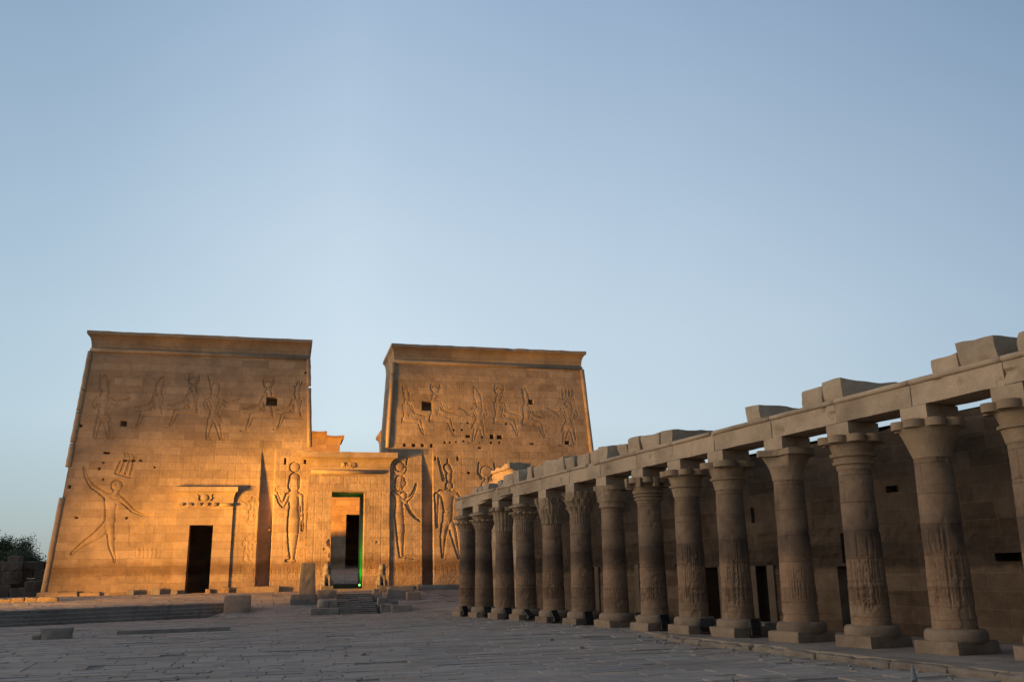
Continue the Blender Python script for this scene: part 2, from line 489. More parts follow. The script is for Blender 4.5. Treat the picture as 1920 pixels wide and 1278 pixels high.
HORUS=[[(25.83, 10.67, 0.065), (26.0, 9.92, 0.1), (26.24, 9.0, 0.129)], [(26.54, 9.93, 0.331), (26.71, 9.65, 0.287)], [(26.67, 9.29, 0.287), (26.67, 9.01, 0.258)], [(26.68, 8.55, 0.329)], [(26.02, 8.02, 0.241), (27.16, 7.88, 0.257)], [(26.51, 7.74, 0.555), (26.54, 7.04, 0.425), (26.57, 6.49, 0.382)], [(25.7, 7.81, 0.241), (25.69, 7.05, 0.169), (25.68, 6.08, 0.126), (25.71, 5.46, 0.126)], [(27.3, 7.74, 0.215), (27.39, 7.18, 0.143), (27.42, 6.63, 0.114)], [(26.53, 6.35, 0.41), (26.49, 5.8, 0.409)], [(26.33, 5.6, 0.324), (26.16, 4.71, 0.266), (26.12, 3.9, 0.181), (26.11, 3.23, 0.111)], [(26.8, 5.6, 0.31), (27.0, 4.71, 0.267), (27.17, 3.89, 0.182), (27.33, 3.15, 0.112)], [(26.54, 10.14, 0.072), (26.55, 10.57, 0.058)]]
ARCS=[[(3.96, 5.77, 0.031), (4.09, 5.3, 0.031), (4.13, 4.84, 0.031), (4.1, 4.52, 0.031), (4.25, 4.25, 0.031)], [(5.99, 5.76, 0.032), (5.94, 5.29, 0.032), (5.98, 4.83, 0.032), (6.07, 4.5, 0.032), (5.96, 4.24, 0.032)], [(4.06, 5.76, 0.031), (4.19, 5.3, 0.031), (4.24, 4.84, 0.031), (4.2, 4.52, 0.031), (4.36, 4.25, 0.031)], [(5.89, 5.76, 0.032), (5.84, 5.29, 0.032), (5.88, 4.83, 0.032), (5.97, 4.5, 0.032), (5.86, 4.24, 0.032)], [(4.17, 5.76, 0.031), (4.3, 5.3, 0.031), (4.34, 4.84, 0.031), (4.31, 4.51, 0.031), (4.47, 4.25, 0.031)], [(5.78, 5.76, 0.032), (5.73, 5.29, 0.032), (5.77, 4.83, 0.032), (5.86, 4.5, 0.032), (5.75, 4.24, 0.031)], [(4.28, 5.76, 0.031), (4.41, 5.3, 0.031), (4.45, 4.84, 0.031), (4.42, 4.51, 0.031), (4.57, 4.25, 0.031)], [(5.67, 5.76, 0.032), (5.62, 5.29, 0.032), (5.66, 4.83, 0.032), (5.75, 4.5, 0.032), (5.64, 4.24, 0.031)], [(4.38, 5.76, 0.031), (4.51, 5.3, 0.031), (4.55, 4.84, 0.031), (4.52, 4.51, 0.031), (4.68, 4.25, 0.031)], [(5.56, 5.76, 0.032), (5.51, 5.29, 0.032), (5.55, 4.83, 0.032), (5.64, 4.5, 0.032), (5.54, 4.24, 0.031)], [(4.49, 5.76, 0.031), (4.62, 5.3, 0.031), (4.66, 4.84, 0.031), (4.63, 4.51, 0.031), (4.78, 4.25, 0.031)], [(5.45, 5.76, 0.032), (5.41, 5.29, 0.032), (5.45, 4.83, 0.032), (5.54, 4.5, 0.031), (5.43, 4.24, 0.031)], [(4.6, 5.76, 0.031), (4.73, 5.3, 0.031), (4.77, 4.84, 0.031), (4.73, 4.51, 0.031), (4.89, 4.25, 0.031)], [(5.35, 5.76, 0.032), (5.3, 5.3, 0.032), (5.34, 4.83, 0.031), (5.43, 4.5, 0.031), (5.32, 4.24, 0.031)], [(4.7, 5.76, 0.031), (4.83, 5.3, 0.031), (4.87, 4.84, 0.031), (4.84, 4.51, 0.031), (5.0, 4.25, 0.031)], [(5.24, 5.76, 0.032), (5.19, 5.3, 0.032), (5.23, 4.83, 0.031), (5.32, 4.51, 0.031), (5.22, 4.24, 0.031)], [(4.81, 5.76, 0.032), (4.94, 5.3, 0.031), (4.98, 4.84, 0.031), (4.95, 4.51, 0.031), (5.1, 4.25, 0.031)], [(5.13, 5.76, 0.032), (5.08, 5.3, 0.031), (5.13, 4.84, 0.031), (5.22, 4.51, 0.031), (5.11, 4.25, 0.031)], [(4.58, 4.12, 0.031), (4.63, 3.8, 0.031), (4.61, 3.5, 0.031)], [(4.71, 4.12, 0.031), (4.77, 3.79, 0.031), (4.75, 3.5, 0.031)], [(4.85, 4.12, 0.031), (4.91, 3.79, 0.031), (4.89, 3.5, 0.031)], [(4.99, 4.12, 0.031), (5.04, 3.79, 0.031), (5.03, 3.5, 0.031)], [(5.13, 4.11, 0.031), (5.18, 3.79, 0.031), (5.16, 3.5, 0.031)], [(5.26, 4.11, 0.031), (5.32, 3.79, 0.031), (5.3, 3.49, 0.031)], [(5.4, 4.11, 0.031), (5.46, 3.79, 0.031), (5.44, 3.49, 0.031)], [(5.54, 4.11, 0.031), (5.59, 3.78, 0.031), (5.58, 3.49, 0.031)], [(5.68, 4.11, 0.031), (5.73, 3.78, 0.031), (5.71, 3.49, 0.031)], [(5.82, 4.11, 0.031), (5.87, 3.78, 0.031), (5.85, 3.49, 0.031)], [(5.96, 4.11, 0.032), (6.01, 3.78, 0.031), (5.99, 3.49, 0.031)]]
HOLES_L=[(13.18, 14.81, 0.82, 0.64), (2.94, 12.88, 0.42, 0.38), (0.09, 12.66, 0.22, 0.2), (2.03, 10.74, 0.41, 0.1), (1.65, 9.61, 0.12, 0.18), (15.62, 17.14, 0.16, 0.14), (5.33, 9.75, 0.1, 0.1), (1.89, 10.04, 0.1, 0.1), (1.65, 9.6, 0.12, 0.18), (2.0, 8.85, 0.12, 0.12), (3.31, 10.23, 0.31, 0.1), (3.88, 10.23, 0.25, 0.08), (4.35, 10.22, 0.21, 0.08), (0.52, 6.19, 0.22, 0.14), (3.77, 6.18, 0.16, 0.14), (-0.14, 8.33, 0.2, 0.22), (8.1, 6.52, 0.17, 0.08), (13.46, 5.31, 0.17, 0.15), (14.37, 10.3, 0.11, 0.45), (15.82, 10.26, 0.14, 0.29)]
HOLES_R=[(24.97, 14.79, 0.79, 0.72), (33.44, 15.33, 0.35, 0.37), (25.86, 18.48, 0.32, 0.18), (29.39, 18.51, 0.32, 0.18), (33.47, 18.52, 0.33, 0.19), (23.23, 11.65, 0.19, 0.21), (23.93, 11.63, 0.27, 0.21), (24.62, 11.65, 0.21, 0.23), (25.31, 11.63, 0.19, 0.23), (33.42, 11.91, 0.36, 0.12), (36.36, 12.04, 0.37, 0.29), (30.14, 12.41, 0.3, 0.32), (30.75, 12.41, 0.4, 0.28), (28.22, 12.41, 0.39, 0.16), (26.77, 11.92, 0.14, 0.1), (27.28, 11.95, 0.12, 0.1), (27.87, 12.01, 0.19, 0.1), (29.15, 11.52, 0.26, 0.08), (28.21, 9.56, 0.21, 0.1), (27.36, 10.65, 0.1, 0.33), (25.61, 10.63, 0.1, 0.29), (26.39, 11.9, 0.08, 0.08), (27.1, 12.9, 0.08, 0.14), (28.24, 13.49, 0.2, 0.08), (27.76, 12.91, 0.08, 0.1), (30.07, 11.93, 0.1, 0.08), (30.75, 11.97, 0.14, 0.1), (29.37, 12.36, 0.12, 0.08), (31.36, 13.48, 0.1, 0.08)]
DETAIL=[[(26.14, 6.55, 0.028), (26.96, 6.46, 0.028)], [(26.86, 6.08, 0.028), (26.55, 5.39, 0.028), (26.3, 5.02, 0.028)], [(26.92, 8.73, 0.036), (26.96, 8.41, 0.036)], [(26.59, 8.58, 0.043), (26.68, 8.6, 0.043)], [(26.27, 8.37, 0.028), (26.52, 8.09, 0.028), (26.8, 8.3, 0.029)], [(22.52, 6.57, 0.028), (23.18, 6.4, 0.028)], [(23.03, 9.09, 0.028), (23.0, 8.43, 0.028)], [(23.26, 8.9, 0.035), (23.32, 8.83, 0.035)], [(23.1, 8.74, 0.028), (23.26, 8.67, 0.028)], [(22.87, 3.61, 0.027), (23.32, 3.53, 0.027)], [(22.72, 8.95, 0.028), (22.72, 8.22, 0.028)], [(22.82, 9.02, 0.028), (22.85, 8.15, 0.028)], [(14.84, 9.01, 0.029), (14.87, 8.17, 0.029)], [(15.34, 9.01, 0.029), (15.41, 8.18, 0.029)], [(14.82, 7.69, 0.029), (15.43, 7.67, 0.029)], [(14.9, 7.54, 0.029), (15.37, 7.52, 0.029)], [(14.86, 3.44, 0.028), (15.43, 3.4, 0.028)], [(14.86, 6.91, 0.028), (15.38, 6.89, 0.029)], [(2.83, 8.64, 0.025), (2.95, 8.44, 0.025), (2.98, 8.1, 0.025)], [(2.37, 6.37, 0.025), (2.87, 6.36, 0.025)], [(2.38, 6.27, 0.025), (2.88, 6.27, 0.025)], [(2.23, 5.32, 0.025), (2.49, 5.51, 0.025)], [(2.43, 6.37, 0.025), (2.49, 5.51, 0.025)], [(2.52, 7.63, 0.025), (3.0, 7.55, 0.025)], [(2.56, 7.55, 0.025), (2.98, 7.47, 0.025)]]
# ------------------------------------------------------------------ relief carving on the facade
def seg_window(ug, zg, pts, pad):
    xs = [p[0] for p in pts]; zs = [p[1] for p in pts]
    i0 = np.searchsorted(ug, min(xs) - pad); i1 = np.searchsorted(ug, max(xs) + pad)
    j0 = np.searchsorted(zg, min(zs) - pad); j1 = np.searchsorted(zg, max(zs) + pad)
    return i0, i1, j0, j1

def sdf_strokes(ug, zg, strokes, D=None):
    """signed distance to a union of tapered strokes, on the grid zg x ug"""
    if D is None: D = np.full((len(zg), len(ug)), 9.0)
    for s in strokes:
        if len(s) == 1: s = [s[0], s[0]]
        for (x0, y0, r0), (x1, y1, r1) in zip(s[:-1], s[1:]):
            pad = max(r0, r1) + .8
            i0, i1, j0, j1 = seg_window(ug, zg, [(x0, y0), (x1, y1)], pad)
            if i1 <= i0 or j1 <= j0: continue
            U, Z = np.meshgrid(ug[i0:i1], zg[j0:j1])
            dx, dy = x1 - x0, y1 - y0
            L2 = dx * dx + dy * dy
            t = np.clip(((U - x0) * dx + (Z - y0) * dy) / L2, 0, 1) if L2 > 1e-9 else np.zeros_like(U)
            d = np.hypot(U - x0 - t * dx, Z - y0 - t * dy) - (r0 + t * (r1 - r0))
            D[j0:j1, i0:i1] = np.minimum(D[j0:j1, i0:i1], d)
    return D

def carve(H, ug, zg, parts, depth, width):
    """sunk relief: a sharp outline cut, the bodies swelling back up towards the wall face inside it,
    each part overlapping the ones before it"""
    if parts and isinstance(parts[0][0], tuple): parts = [[s] for s in parts]
    allp = [s for p in parts for s in p]
    D = sdf_strokes(ug, zg, allp)
    cut = np.where(D < 0, -depth * np.exp(D / width), 0.0)
    cur = cut.copy()
    for p in parts:
        Dp = sdf_strokes(ug, zg, p)
        hp = np.minimum(cut, -depth * .42 * np.exp(Dp / (width * .45)))
        cur = np.where((Dp < 0) & (D < -.02), hp, cur)
    inside = D < 0
    H[inside] = cur[inside]

def groove(H, ug, zg, strokes, depth):
    D = sdf_strokes(ug, zg, strokes)
    np.minimum(H, np.where(D < .018, -depth, 0.0), out=H)

STAND = [[[(-.12, .79, .035), (-.15, .70, .03), (-.13, .63, .025)]],
         [[(-.04, .38, .05), (-.07, .2, .038), (-.08, .04, .024)], [(-.08, .015, .015), (.0, .012, .012)]],
         [[(.05, .38, .05), (.10, .2, .038), (.13, .04, .024)], [(.13, .015, .015), (.22, .012, .012)]],
         [[(-.115, .80, .028), (-.045, .58, .03)], [(.115, .80, .028), (.045, .58, .03)], [(-.1, .80, .03), (.1, .80, .03)], [(0, .77, .085), (0, .66, .055), (0, .57, .05)]],
         [[(-.05, .55, .018), (-.085, .36, .016)], [(.05, .55, .018), (.155, .35, .012)], [(-.075, .36, .014), (.15, .35, .012)], [(0, .53, .05), (.01, .46, .07), (.03, .415, .06)], [(.06, .45, .05), (.1, .39, .03)]],
         [[(.0, .86, .03), (.01, .9, .03)], [(.012, .93, .055)], [(-.02, .93, .05), (-.04, .86, .035)], [(.05, .93, .02), (.065, .915, .012)]],
         [[(.12, .79, .032), (.20, .67, .026), (.32, .79, .016)]],
         [[(.1, .75, .028), (.21, .74, .02), (.36, .80, .013)], [(.36, .80, .018), (.40, .82, .012)]]]
SIT = [[[(-.08, .78, .03), (-.05, .6, .026), (.12, .50, .020)]],
       [[(.27, .37, .05), (.31, .2, .038), (.36, .04, .024)], [(.36, .015, .015), (.47, .012, .013)]],
       [[(-.095, .79, .028), (-.07, .58, .03)], [(.085, .79, .028), (.03, .58, .03)], [(-.08, .79, .03), (.07, .79, .03)], [(0, .76, .075), (-.02, .62, .055), (-.03, .48, .075)]],
       [[(-.05, .41, .07), (.12, .40, .06), (.27, .38, .05)]],
       [[(.0, .93, .055)], [(-.02, .93, .052), (-.035, .83, .05)], [(.04, .93, .02), (.058, .915, .012)]],
       [[(.08, .77, .030), (.15, .60, .024), (.37, .52, .014)], [(.37, .53, .016), (.43, .52, .01)]]]
SEAT = [[(-.12, .44, .008), (-.13, .31, .008)], [(-.13, .31, .008), (.22, .31, .008)], [(.22, .42, .006), (.42, .43, .006)]]
CROWN = {'none': [], 'disk': [[(0, 1.10, .075)], [(0, 1.0, .03), (0, 1.04, .03)], [(-.06, 1.02, .012), (-.10, 1.10, .012), (-.085, 1.22, .008)], [(.06, 1.02, .012), (.10, 1.10, .012), (.085, 1.22, .008)]],
         'double': [[(.0, .99, .06), (-.02, 1.08, .058), (-.03, 1.2, .045), (-.03, 1.27, .025)], [(-.07, 1.0, .025), (-.11, 1.28, .014)], [(.03, 1.08, .01), (.06, 1.16, .01)]],
         'tall': [[(0, 1.0, .07), (-.03, 1.12, .08), (-.06, 1.25, .05), (-.07, 1.3, .03)]],
         'white': [[(0, .98, .07), (.03, 1.12, .08), (.06, 1.24, .045), (.08, 1.31, .03)]],
         'red': [[(0, .99, .07), (0, 1.08, .06)], [(-.06, 1.0, .02), (-.14, 1.28, .01)]],
         'plumes': [[(-.1, 1.03, .02), (.1, 1.03, .02)]] + [[(x, 1.05, .02), (x * 1.1, 1.22, .022)] for x in (-.09, -.03, .03, .09)]}

def groove_add(H, ug, zg, strokes, depth):
    D = sdf_strokes(ug, zg, strokes)
    H -= np.where(D < 0, depth, 0.0)

DETAIL_L = [s for s in DETAIL if s[0][0] < 17]
DETAIL_R = [s for s in DETAIL if s[0][0] >= 17]

def place(tpl, u, z, h, mir):
    f = lambda s: [(u + mir * x * h * 1.15, z + y * h, r * h * 1.16) for (x, y, r) in s]
    return [f(s) if isinstance(s[0], tuple) else [f(q_) for q_ in s] for s in tpl]

def glyphs(ug, zg, u0, u1, z0, z1, amp, seed, cw=.17, ch=.19, lines=.52):
    """columns of small cut signs between thin upright ruling lines"""
    rs = np.random.RandomState(seed)
    amp = amp * .62
    H = np.zeros((len(zg), len(ug)))
    i0, i1 = np.searchsorted(ug, u0), np.searchsorted(ug, u1)
    j0, j1 = np.searchsorted(zg, z0), np.searchsorted(zg, z1)
    if i1 <= i0 or j1 <= j0: return H
    U, Z = np.meshgrid(ug[i0:i1], zg[j0:j1])
    sub = np.zeros_like(U)
    cx = np.floor((U - u0) / cw).astype(int); cz = np.floor((Z - z0) / ch).astype(int)
    kind = rs.randint(0, 6, (cz.max() + 1, cx.max() + 1))[cz, cx]
    a = (U - u0) / cw - cx - .5; b = (Z - z0) / ch - cz - .5
    m = np.zeros_like(U, bool)
    m |= (kind == 0) & (np.abs(a) < .17)
    m |= (kind == 1) & (np.abs(b) < .17)
    m |= (kind == 2) & (np.abs(np.hypot(a, b) - .28) < .13)
    m |= (kind == 3) & (np.abs(a - b) < .2)
    m |= (kind == 4) & (np.hypot(a, b) < .3)
    sub[m] -= amp
    ln = np.abs(((U - u0) / lines + .5) % 1 - .5) * lines
    sub[ln < .026] -= amp * 1.1
    H[j0:j1, i0:i1] = sub
    return H

ZB = 0.97; ZTOP = 19.65; VB, VT = 0.65, -0.70
def vface(z): return VB + (VT - VB) * (np.asarray(z) - ZB) / (ZTOP - ZB)

def facade(u0f, u1f, z0, z1, carvef, res=.036, hole=None, dv=0.0):
    """front skin of a tower as one carved sheet: u edges follow u0f(z), u1f(z)"""
    uu0 = min(u0f(z0), u0f(z1)); uu1 = max(u1f(z0), u1f(z1))
    ug = np.linspace(uu0, uu1, int((uu1 - uu0) / res) + 1)
    zg = np.linspace(z0, z1, int((z1 - z0) / res) + 1)
    if hole:
        for v in (hole[0], hole[1]): ug[np.argmin(abs(ug - v))] = v
        for v in (hole[2], hole[3]): zg[np.argmin(abs(zg - v))] = v
    H = np.zeros((len(zg), len(ug)))
    carvef(H, ug, zg)
    U, Z = np.meshgrid(ug, zg)
    lo = np.array([u0f(z) for z in zg])[:, None]; hi = np.array([u1f(z) for z in zg])[:, None]
    Uc = np.clip(U, lo, hi)
    P3 = np.stack([Uc.ravel(), np.zeros(U.size), Z.ravel()], 1)
    und = fbm(P3, .5, 3, 3).reshape(U.shape) * .018 + vnoise(P3, 5.0, 9).reshape(U.shape) * .006
    edge = (U <= lo) | (U >= hi)
    Vv = vface(Z) + dv + np.where(edge, 0, H) + und * np.where(edge, .2, 1)
    W = PO + Uc[..., None] * PE + Vv[..., None] * PN + Z[..., None] * np.array([0, 0, 1.0])
    nz, nu = U.shape
    idx = np.arange(nz * nu).reshape(nz, nu)
    F = np.stack([idx[:-1, :-1], idx[:-1, 1:], idx[1:, 1:], idx[1:, :-1]], -1).reshape(-1, 4)
    ucen = (U[:-1, :-1] + U[1:, 1:]).ravel() / 2; zcen = (Z[:-1, :-1] + Z[1:, 1:]).ravel() / 2
    keep = (np.abs(Uc[:-1, 1:] - Uc[:-1, :-1]) + np.abs(Uc[1:, 1:] - Uc[1:, :-1])).ravel() > 1e-6
    if hole:
        keep &= ~((ucen > hole[0]) & (ucen < hole[1]) & (zcen > hole[2]) & (zcen < hole[3]))
    return W.reshape(-1, 3), F[keep]

def poly_box(mb, corners_bot, corners_top):
    V = list(corners_bot) + list(corners_top)
    n = len(corners_bot)
    F = [tuple(range(n))[::-1], tuple(range(n, 2 * n))] + [(i, (i + 1) % n, n + (i + 1) % n, n + i) for i in range(n)]
    mb.add(V, F)

def sweep_ring(mb, u0, u1, vfr, vbk, prof, cut=.5, seed=0, chip=.0, left=True, rightside=True, side=.8):
    """a moulding along left side, front and right side; prof = [(out, z)...]"""
    rs = np.random.RandomState(seed)
    path = []
    if left: path.append(('L0',))
    nseg = max(2, int((u1 - u0) / cut))
    cols = []
    def cornerpt(k, out):
        return None
    st = []
    if left: st.append((u0, vbk, -1, 0))
    st.append((u0, vfr, -1 if left else 0, 1))
    for i in range(1, nseg): st.append((u0 + (u1 - u0) * (i + rs.uniform(-.3, .3)) / nseg, vfr, 0, 1))
    st.append((u1, vfr, 1 if rightside else 0, 1))
    if rightside: st.append((u1, vbk, 1, 0))
    V = []; k = len(prof)
    for (u, v, du, dvv) in st:
        c = chip * abs(rs.randn()) if du == 0 else chip * .3
        big = rs.rand() < .12 and du == 0
        for j, (o, z) in enumerate(prof):
            top = j >= k - 3
            oo = o - (c * (1.6 if big else .6) if top else 0)
            zz = z - (c * (1.2 if big else .5) if j >= k - 2 else 0)
            V.append(PW(u + du * oo * side, v + dvv * oo, zz))
    F = []
    for i in range(len(st) - 1):
        for j in range(k - 1):
            F.append((i * k + j, (i + 1) * k + j, (i + 1) * k + j + 1, i * k + j + 1))
    if not left: F.append(tuple(range(k)))
    if not rightside: F.append(tuple((len(st) - 1) * k + j for j in range(k))[::-1])
    mb.add(V, F)

def tower(name, label, ub, ut, carvef, hole, seed, back=6.5):
    """ub, ut: (left, right) edges at the base and at the top of the wall"""
    z1 = 18.5
    f0 = lambda z: ub[0] + (ut[0] - ub[0]) * (z - ZB) / (z1 - ZB)
    f1 = lambda z: ub[1] + (ut[1] - ub[1]) * (z - ZB) / (z1 - ZB)
    root = empty(name, PW((ub[0] + ub[1]) / 2, 0, 0.6), P_ANG)
    tag(root, label, "temple tower", "towers of the entrance pylon")
    z0 = .5
    W, F = facade(f0, f1, z0, z1, carvef, hole=hole)
    body = MB()
    vb, vt = float(vface(z0)) - .02, float(vface(z1)) - .02
    # sides, back and top (the front is the carved sheet)
    c = [PW(f0(z0), vb + .02, z0), PW(f1(z0), vb + .02, z0), PW(f1(z0), -back - .6, z0), PW(f0(z0), -back - .6, z0),
         PW(f0(z1), vt + .02, z1), PW(f1(z1), vt + .02, z1), PW(f1(z1), -back, z1), PW(f0(z1), -back, z1)]
    body.add(c, [(1, 2, 6, 5), (2, 3, 7, 6), (3, 0, 4, 7), (4, 5, 6, 7)])
    if hole:   # room behind the doorway
        h0, h1, hz0, hz1 = hole
        dpt = -.55
        A = [PW(h0, float(vface(hz0)), hz0), PW(h1, float(vface(hz0)), hz0), PW(h1, float(vface(hz1)), hz1), PW(h0, float(vface(hz1)), hz1)]
        B = [PW(h0, dpt, hz0), PW(h1, dpt, hz0), PW(h1, dpt, hz1), PW(h0, dpt, hz1)]
        body.add(A + B, [(0, 4, 5, 1), (1, 5, 6, 2), (2, 6, 7, 3), (3, 7, 4, 0)])
        r0, r1, rd = h0 - 3.5, h1 + 4.5, -6.4
        C1 = [PW(a_, -dpt * 1.0 if False else dpt_, z_) for a_, dpt_, z_ in ((r0, -.55, hz0), (r1, -.55, hz0), (r1, -.55, 8.5), (r0, -.55, 8.5))]
        C2 = [PW(a_, rd, z_) for a_, z_ in ((r0, hz0), (r1, hz0), (r1, 8.5), (r0, 8.5))]
        body.add(C1 + C2, [(0, 4, 5, 1), (1, 5, 6, 2), (2, 6, 7, 3), (3, 7, 4, 0), (4, 7, 6, 5)])
        J = lambda a_, z_: PW(a_, -.55, z_)
        for q4 in (((r0, hz0), (h0, hz0), (h0, 8.5), (r0, 8.5)), ((h1, hz0), (r1, hz0), (r1, 8.5), (h1, 8.5)), ((h0, hz1), (h1, hz1), (h1, 8.5), (h0, 8.5))):
            body.add([J(*w_) for w_ in q4], [(0, 1, 2, 3)])
    Vb = body.verts()
    allV = np.concatenate([W, Vb]); 
    Fq = np.concatenate([F, np.array([[i + len(W) for i in f] for f in body.F])])
    put("wall", (allV, Fq), PYL, root)
    cor = MB()
    prof = [(0.0, 18.42), (.04, 18.75), (.11, 19.0), (.24, 19.2), (.42, 19.33), (.60, 19.38), (.66, 19.40), (.67, 19.63), (.62, 19.66), (-.9, 19.67)]
    sweep_ring(cor, ut[0], ut[1], float(vface(18.5)), -back, prof, .55, seed, .05, side=.42)
    cor.add([PW(ut[0] - .2, -.3, 19.62), PW(ut[1] + .2, -.3, 19.62), PW(ut[1] + .2, -back, 19.62), PW(ut[0] - .2, -back, 19.62)], [(0, 1, 2, 3)])
    put("cornice", cor, PYLC, root)
    tr = MB()
    vz = float(vface(18.3)) + .05
    tr.tube([PW(ut[0] - .05, vz, 18.3), PW(ut[1] + .05, vz, 18.3)], .15, 12)
    put("frieze_moulding", tr, PYLC, root, smooth=True)
    return root, f0, f1

def corner_roll(root, f, spans, out):
    mb = MB()
    for (a, b) in spans:
        pts = [PW(f(z) + out * .03, float(vface(z)) + .04, z) for z in np.linspace(a, b, 8)]
        mb.tube(pts, [.17 + .012 * math.sin(i * 2.1 + a) for i in range(8)], 12)
    put("corner_moulding", mb, PYLC, root, smooth=True)

def niche(H, ug, zg, u0, u1, zb, zt, dmax):
    i0, i1 = np.searchsorted(ug, u0), np.searchsorted(ug, u1)
    j0, j1 = np.searchsorted(zg, zb), np.searchsorted(zg, zt)
    k = (zt - zg[j0:j1]) / (zt - zb)
    H[j0:j1, i0:i1] = (-dmax * k)[:, None]

def punch(H, ug, zg, holes, depth=None):
    for (u, z, w, h) in holes:
        w = max(w, .13); h = max(h, .12)
        i0, i1 = np.searchsorted(ug, u - w / 2), np.searchsorted(ug, u + w / 2)
        j0, j1 = np.searchsorted(zg, z - h / 2), np.searchsorted(zg, z + h / 2)
        H[j0:j1, i0:i1] = -(depth or min(1.4, .25 + 1.2 * max(w, h)))

def dado(H, ug, zg, u0, u1, seed):
    H += glyphs(ug, zg, u0, u1, 1.95, 2.65, .028, seed, .2, .23, .6)
    H += glyphs(ug, zg, u0, u1, 1.3, 1.85, .016, seed + 1, .35, .4, .7)
    for z in (1.9, 2.68, 11.05, 11.2):
        j = np.argmin(abs(zg - z)); H[j:j + 1, :] -= .012

def carve_left(H, ug, zg):
    for a, b, c, d, amp, sd in ((.3, 16, 11.3, 11.9, .010, 1), (5.2, 12.4, 8.4, 11.0, .012, 2), (12.4, 16.3, 3.2, 11.0, .012, 3), (0, 6.5, 2.8, 10.9, .007, 4),
                                (2.2, 15.6, 15.6, 17.2, .008, 5), (4.3, 8.4, 12, 15.5, .007, 6), (10, 15, 12, 15.5, .007, 7), (6, 8, 2.7, 8, .010, 8), (10.9, 12.5, 2.7, 8.5, .010, 9)):
        H += glyphs(ug, zg, a, b, c, d, amp, sd)
    dado(H, ug, zg, .0, 16.2, 20)
    for k, (kind, u, z, h, mir, crown) in enumerate(FIGS_L):
        s = place((STAND if kind == 'stand' else SIT) + [[c_] for c_ in CROWN[crown]], u, z, h, mir)
        carve(H, ug, zg, s, .10, .07)
        if kind == 'sit': groove(H, ug, zg, place(SEAT, u, z, h, mir), .05)
    for kind, u, z, h, mir, crown in FIGS_S:
        carve(H, ug, zg, place(STAND, u, z, h, mir), .05, .07)
    carve(H, ug, zg, SMITE, .17, .11)
    for (r,) in RINGSL: groove(H, ug, zg, [[(r[0] + r[2] * math.cos(a), r[1] + r[2] * math.sin(a), .028) for a in np.linspace(0, 6.283, 14)]], .06)
    for s in ARCS[::2]: groove(H, ug, zg, [s], .02)
    carve(H, ug, zg, ISISL, .16, .12)
    carve(H, ug, zg, DISKL, .13, .10)
    groove_add(H, ug, zg, DETAIL_L, .035)
    niche(H, ug, zg, 12.68, 13.66, 1.35, 11.35, 1.25)
    punch(H, ug, zg, HOLES_L)
    groove(H, ug, zg, [[(1.2, 11.63, .02), (2.8, 11.63, .02)], [(8.3, 11.68, .02), (10.3, 11.68, .02)]], .03)

def carve_right(H, ug, zg):
    for a, b, c, d, amp, sd in ((24, 37, 15.6, 17.4, .009, 31), (23, 37, 12, 15.5, .009, 32), (25.6, 38, 9.4, 11.2, .012, 33), (25.6, 38, 2.8, 9.3, .010, 34), (22.3, 24.5, 2.8, 10.8, .012, 35)):
        H += glyphs(ug, zg, a, b, c, d, amp, sd)
    dado(H, ug, zg, 22, 38.5, 40)
    for k, (kind, u, z, h, mir, crown) in enumerate(FIGS_R):
        s = place((STAND if kind == 'stand' else SIT) + [[c_] for c_ in CROWN[crown]], u, z, h, mir)
        carve(H, ug, zg, s, .065 if k < 6 else .14, .06)
        if kind == 'sit': groove(H, ug, zg, place(SEAT, u, z, h, mir), .05)
    carve(H, ug, zg, HATH, .17, .12)
    carve(H, ug, zg, DISKR, .16, .10)
    groove(H, ug, zg, [[(22.86 + .52 * math.cos(a), 9.83 + .56 * math.sin(a), .03) for a in np.linspace(math.pi * .95, math.pi * 2.1, 14)]], .07)
    carve(H, ug, zg, HORUS, .17, .12)
    groove_add(H, ug, zg, DETAIL_R, .04)
    niche(H, ug, zg, 24.58, 25.42, 1.25, 11.5, 1.25)
    punch(H, ug, zg, HOLES_R)

DOOR = (8.01, 9.60, 1.0, 5.65)
tl, fl0, fl1 = tower("pylon_tower", "tall carved pylon tower with side doorway, lit orange at its foot", (-.93, 16.6), (.22, 15.72), carve_left, DOOR, 1)
corner_roll(tl, fl0, [(1.1, 7.55), (9.7, 11.36), (11.44, 13.65), (13.74, 15.24), (15.30, 18.2)], -1)
corner_roll(tl, fl1, [(11.4, 15.9), (16.1, 18.2)], 1)
trr, fr0, fr1 = tower("pylon_tower", "carved pylon tower right of the gateway, partly hidden by the colonnade", (21.35, 38.95), (22.36, 37.92), carve_right, None, 2)
corner_roll(trr, fr0, [(11.4, 17.2), (17.3, 18.2)], -1)
corner_roll(trr, fr1, [(7.0, 18.2)], 1)
# grid of the paired square sockets and the plinth course along the left tower's foot
def foot_course(root, pieces, seed):
    for i, (u0, u1, h, d) in enumerate(pieces):
        mb = MB().rock(PW((u0 + u1) / 2, .62 + d / 2, .72 + h / 2), (u1 - u0, d, h + .3), PAX, 8, .06, .05, 2, seed + i)
        put("plinth_block", mb, PYL, root)
foot_course(tl, [(-1.3, 1.2, .42, .5), (1.25, 2.6, .34, .35), (10.5, 11.0, .5, .55), (11.5, 14.1, .42, .45), (9.4, 9.75, .42, .5)], 60)

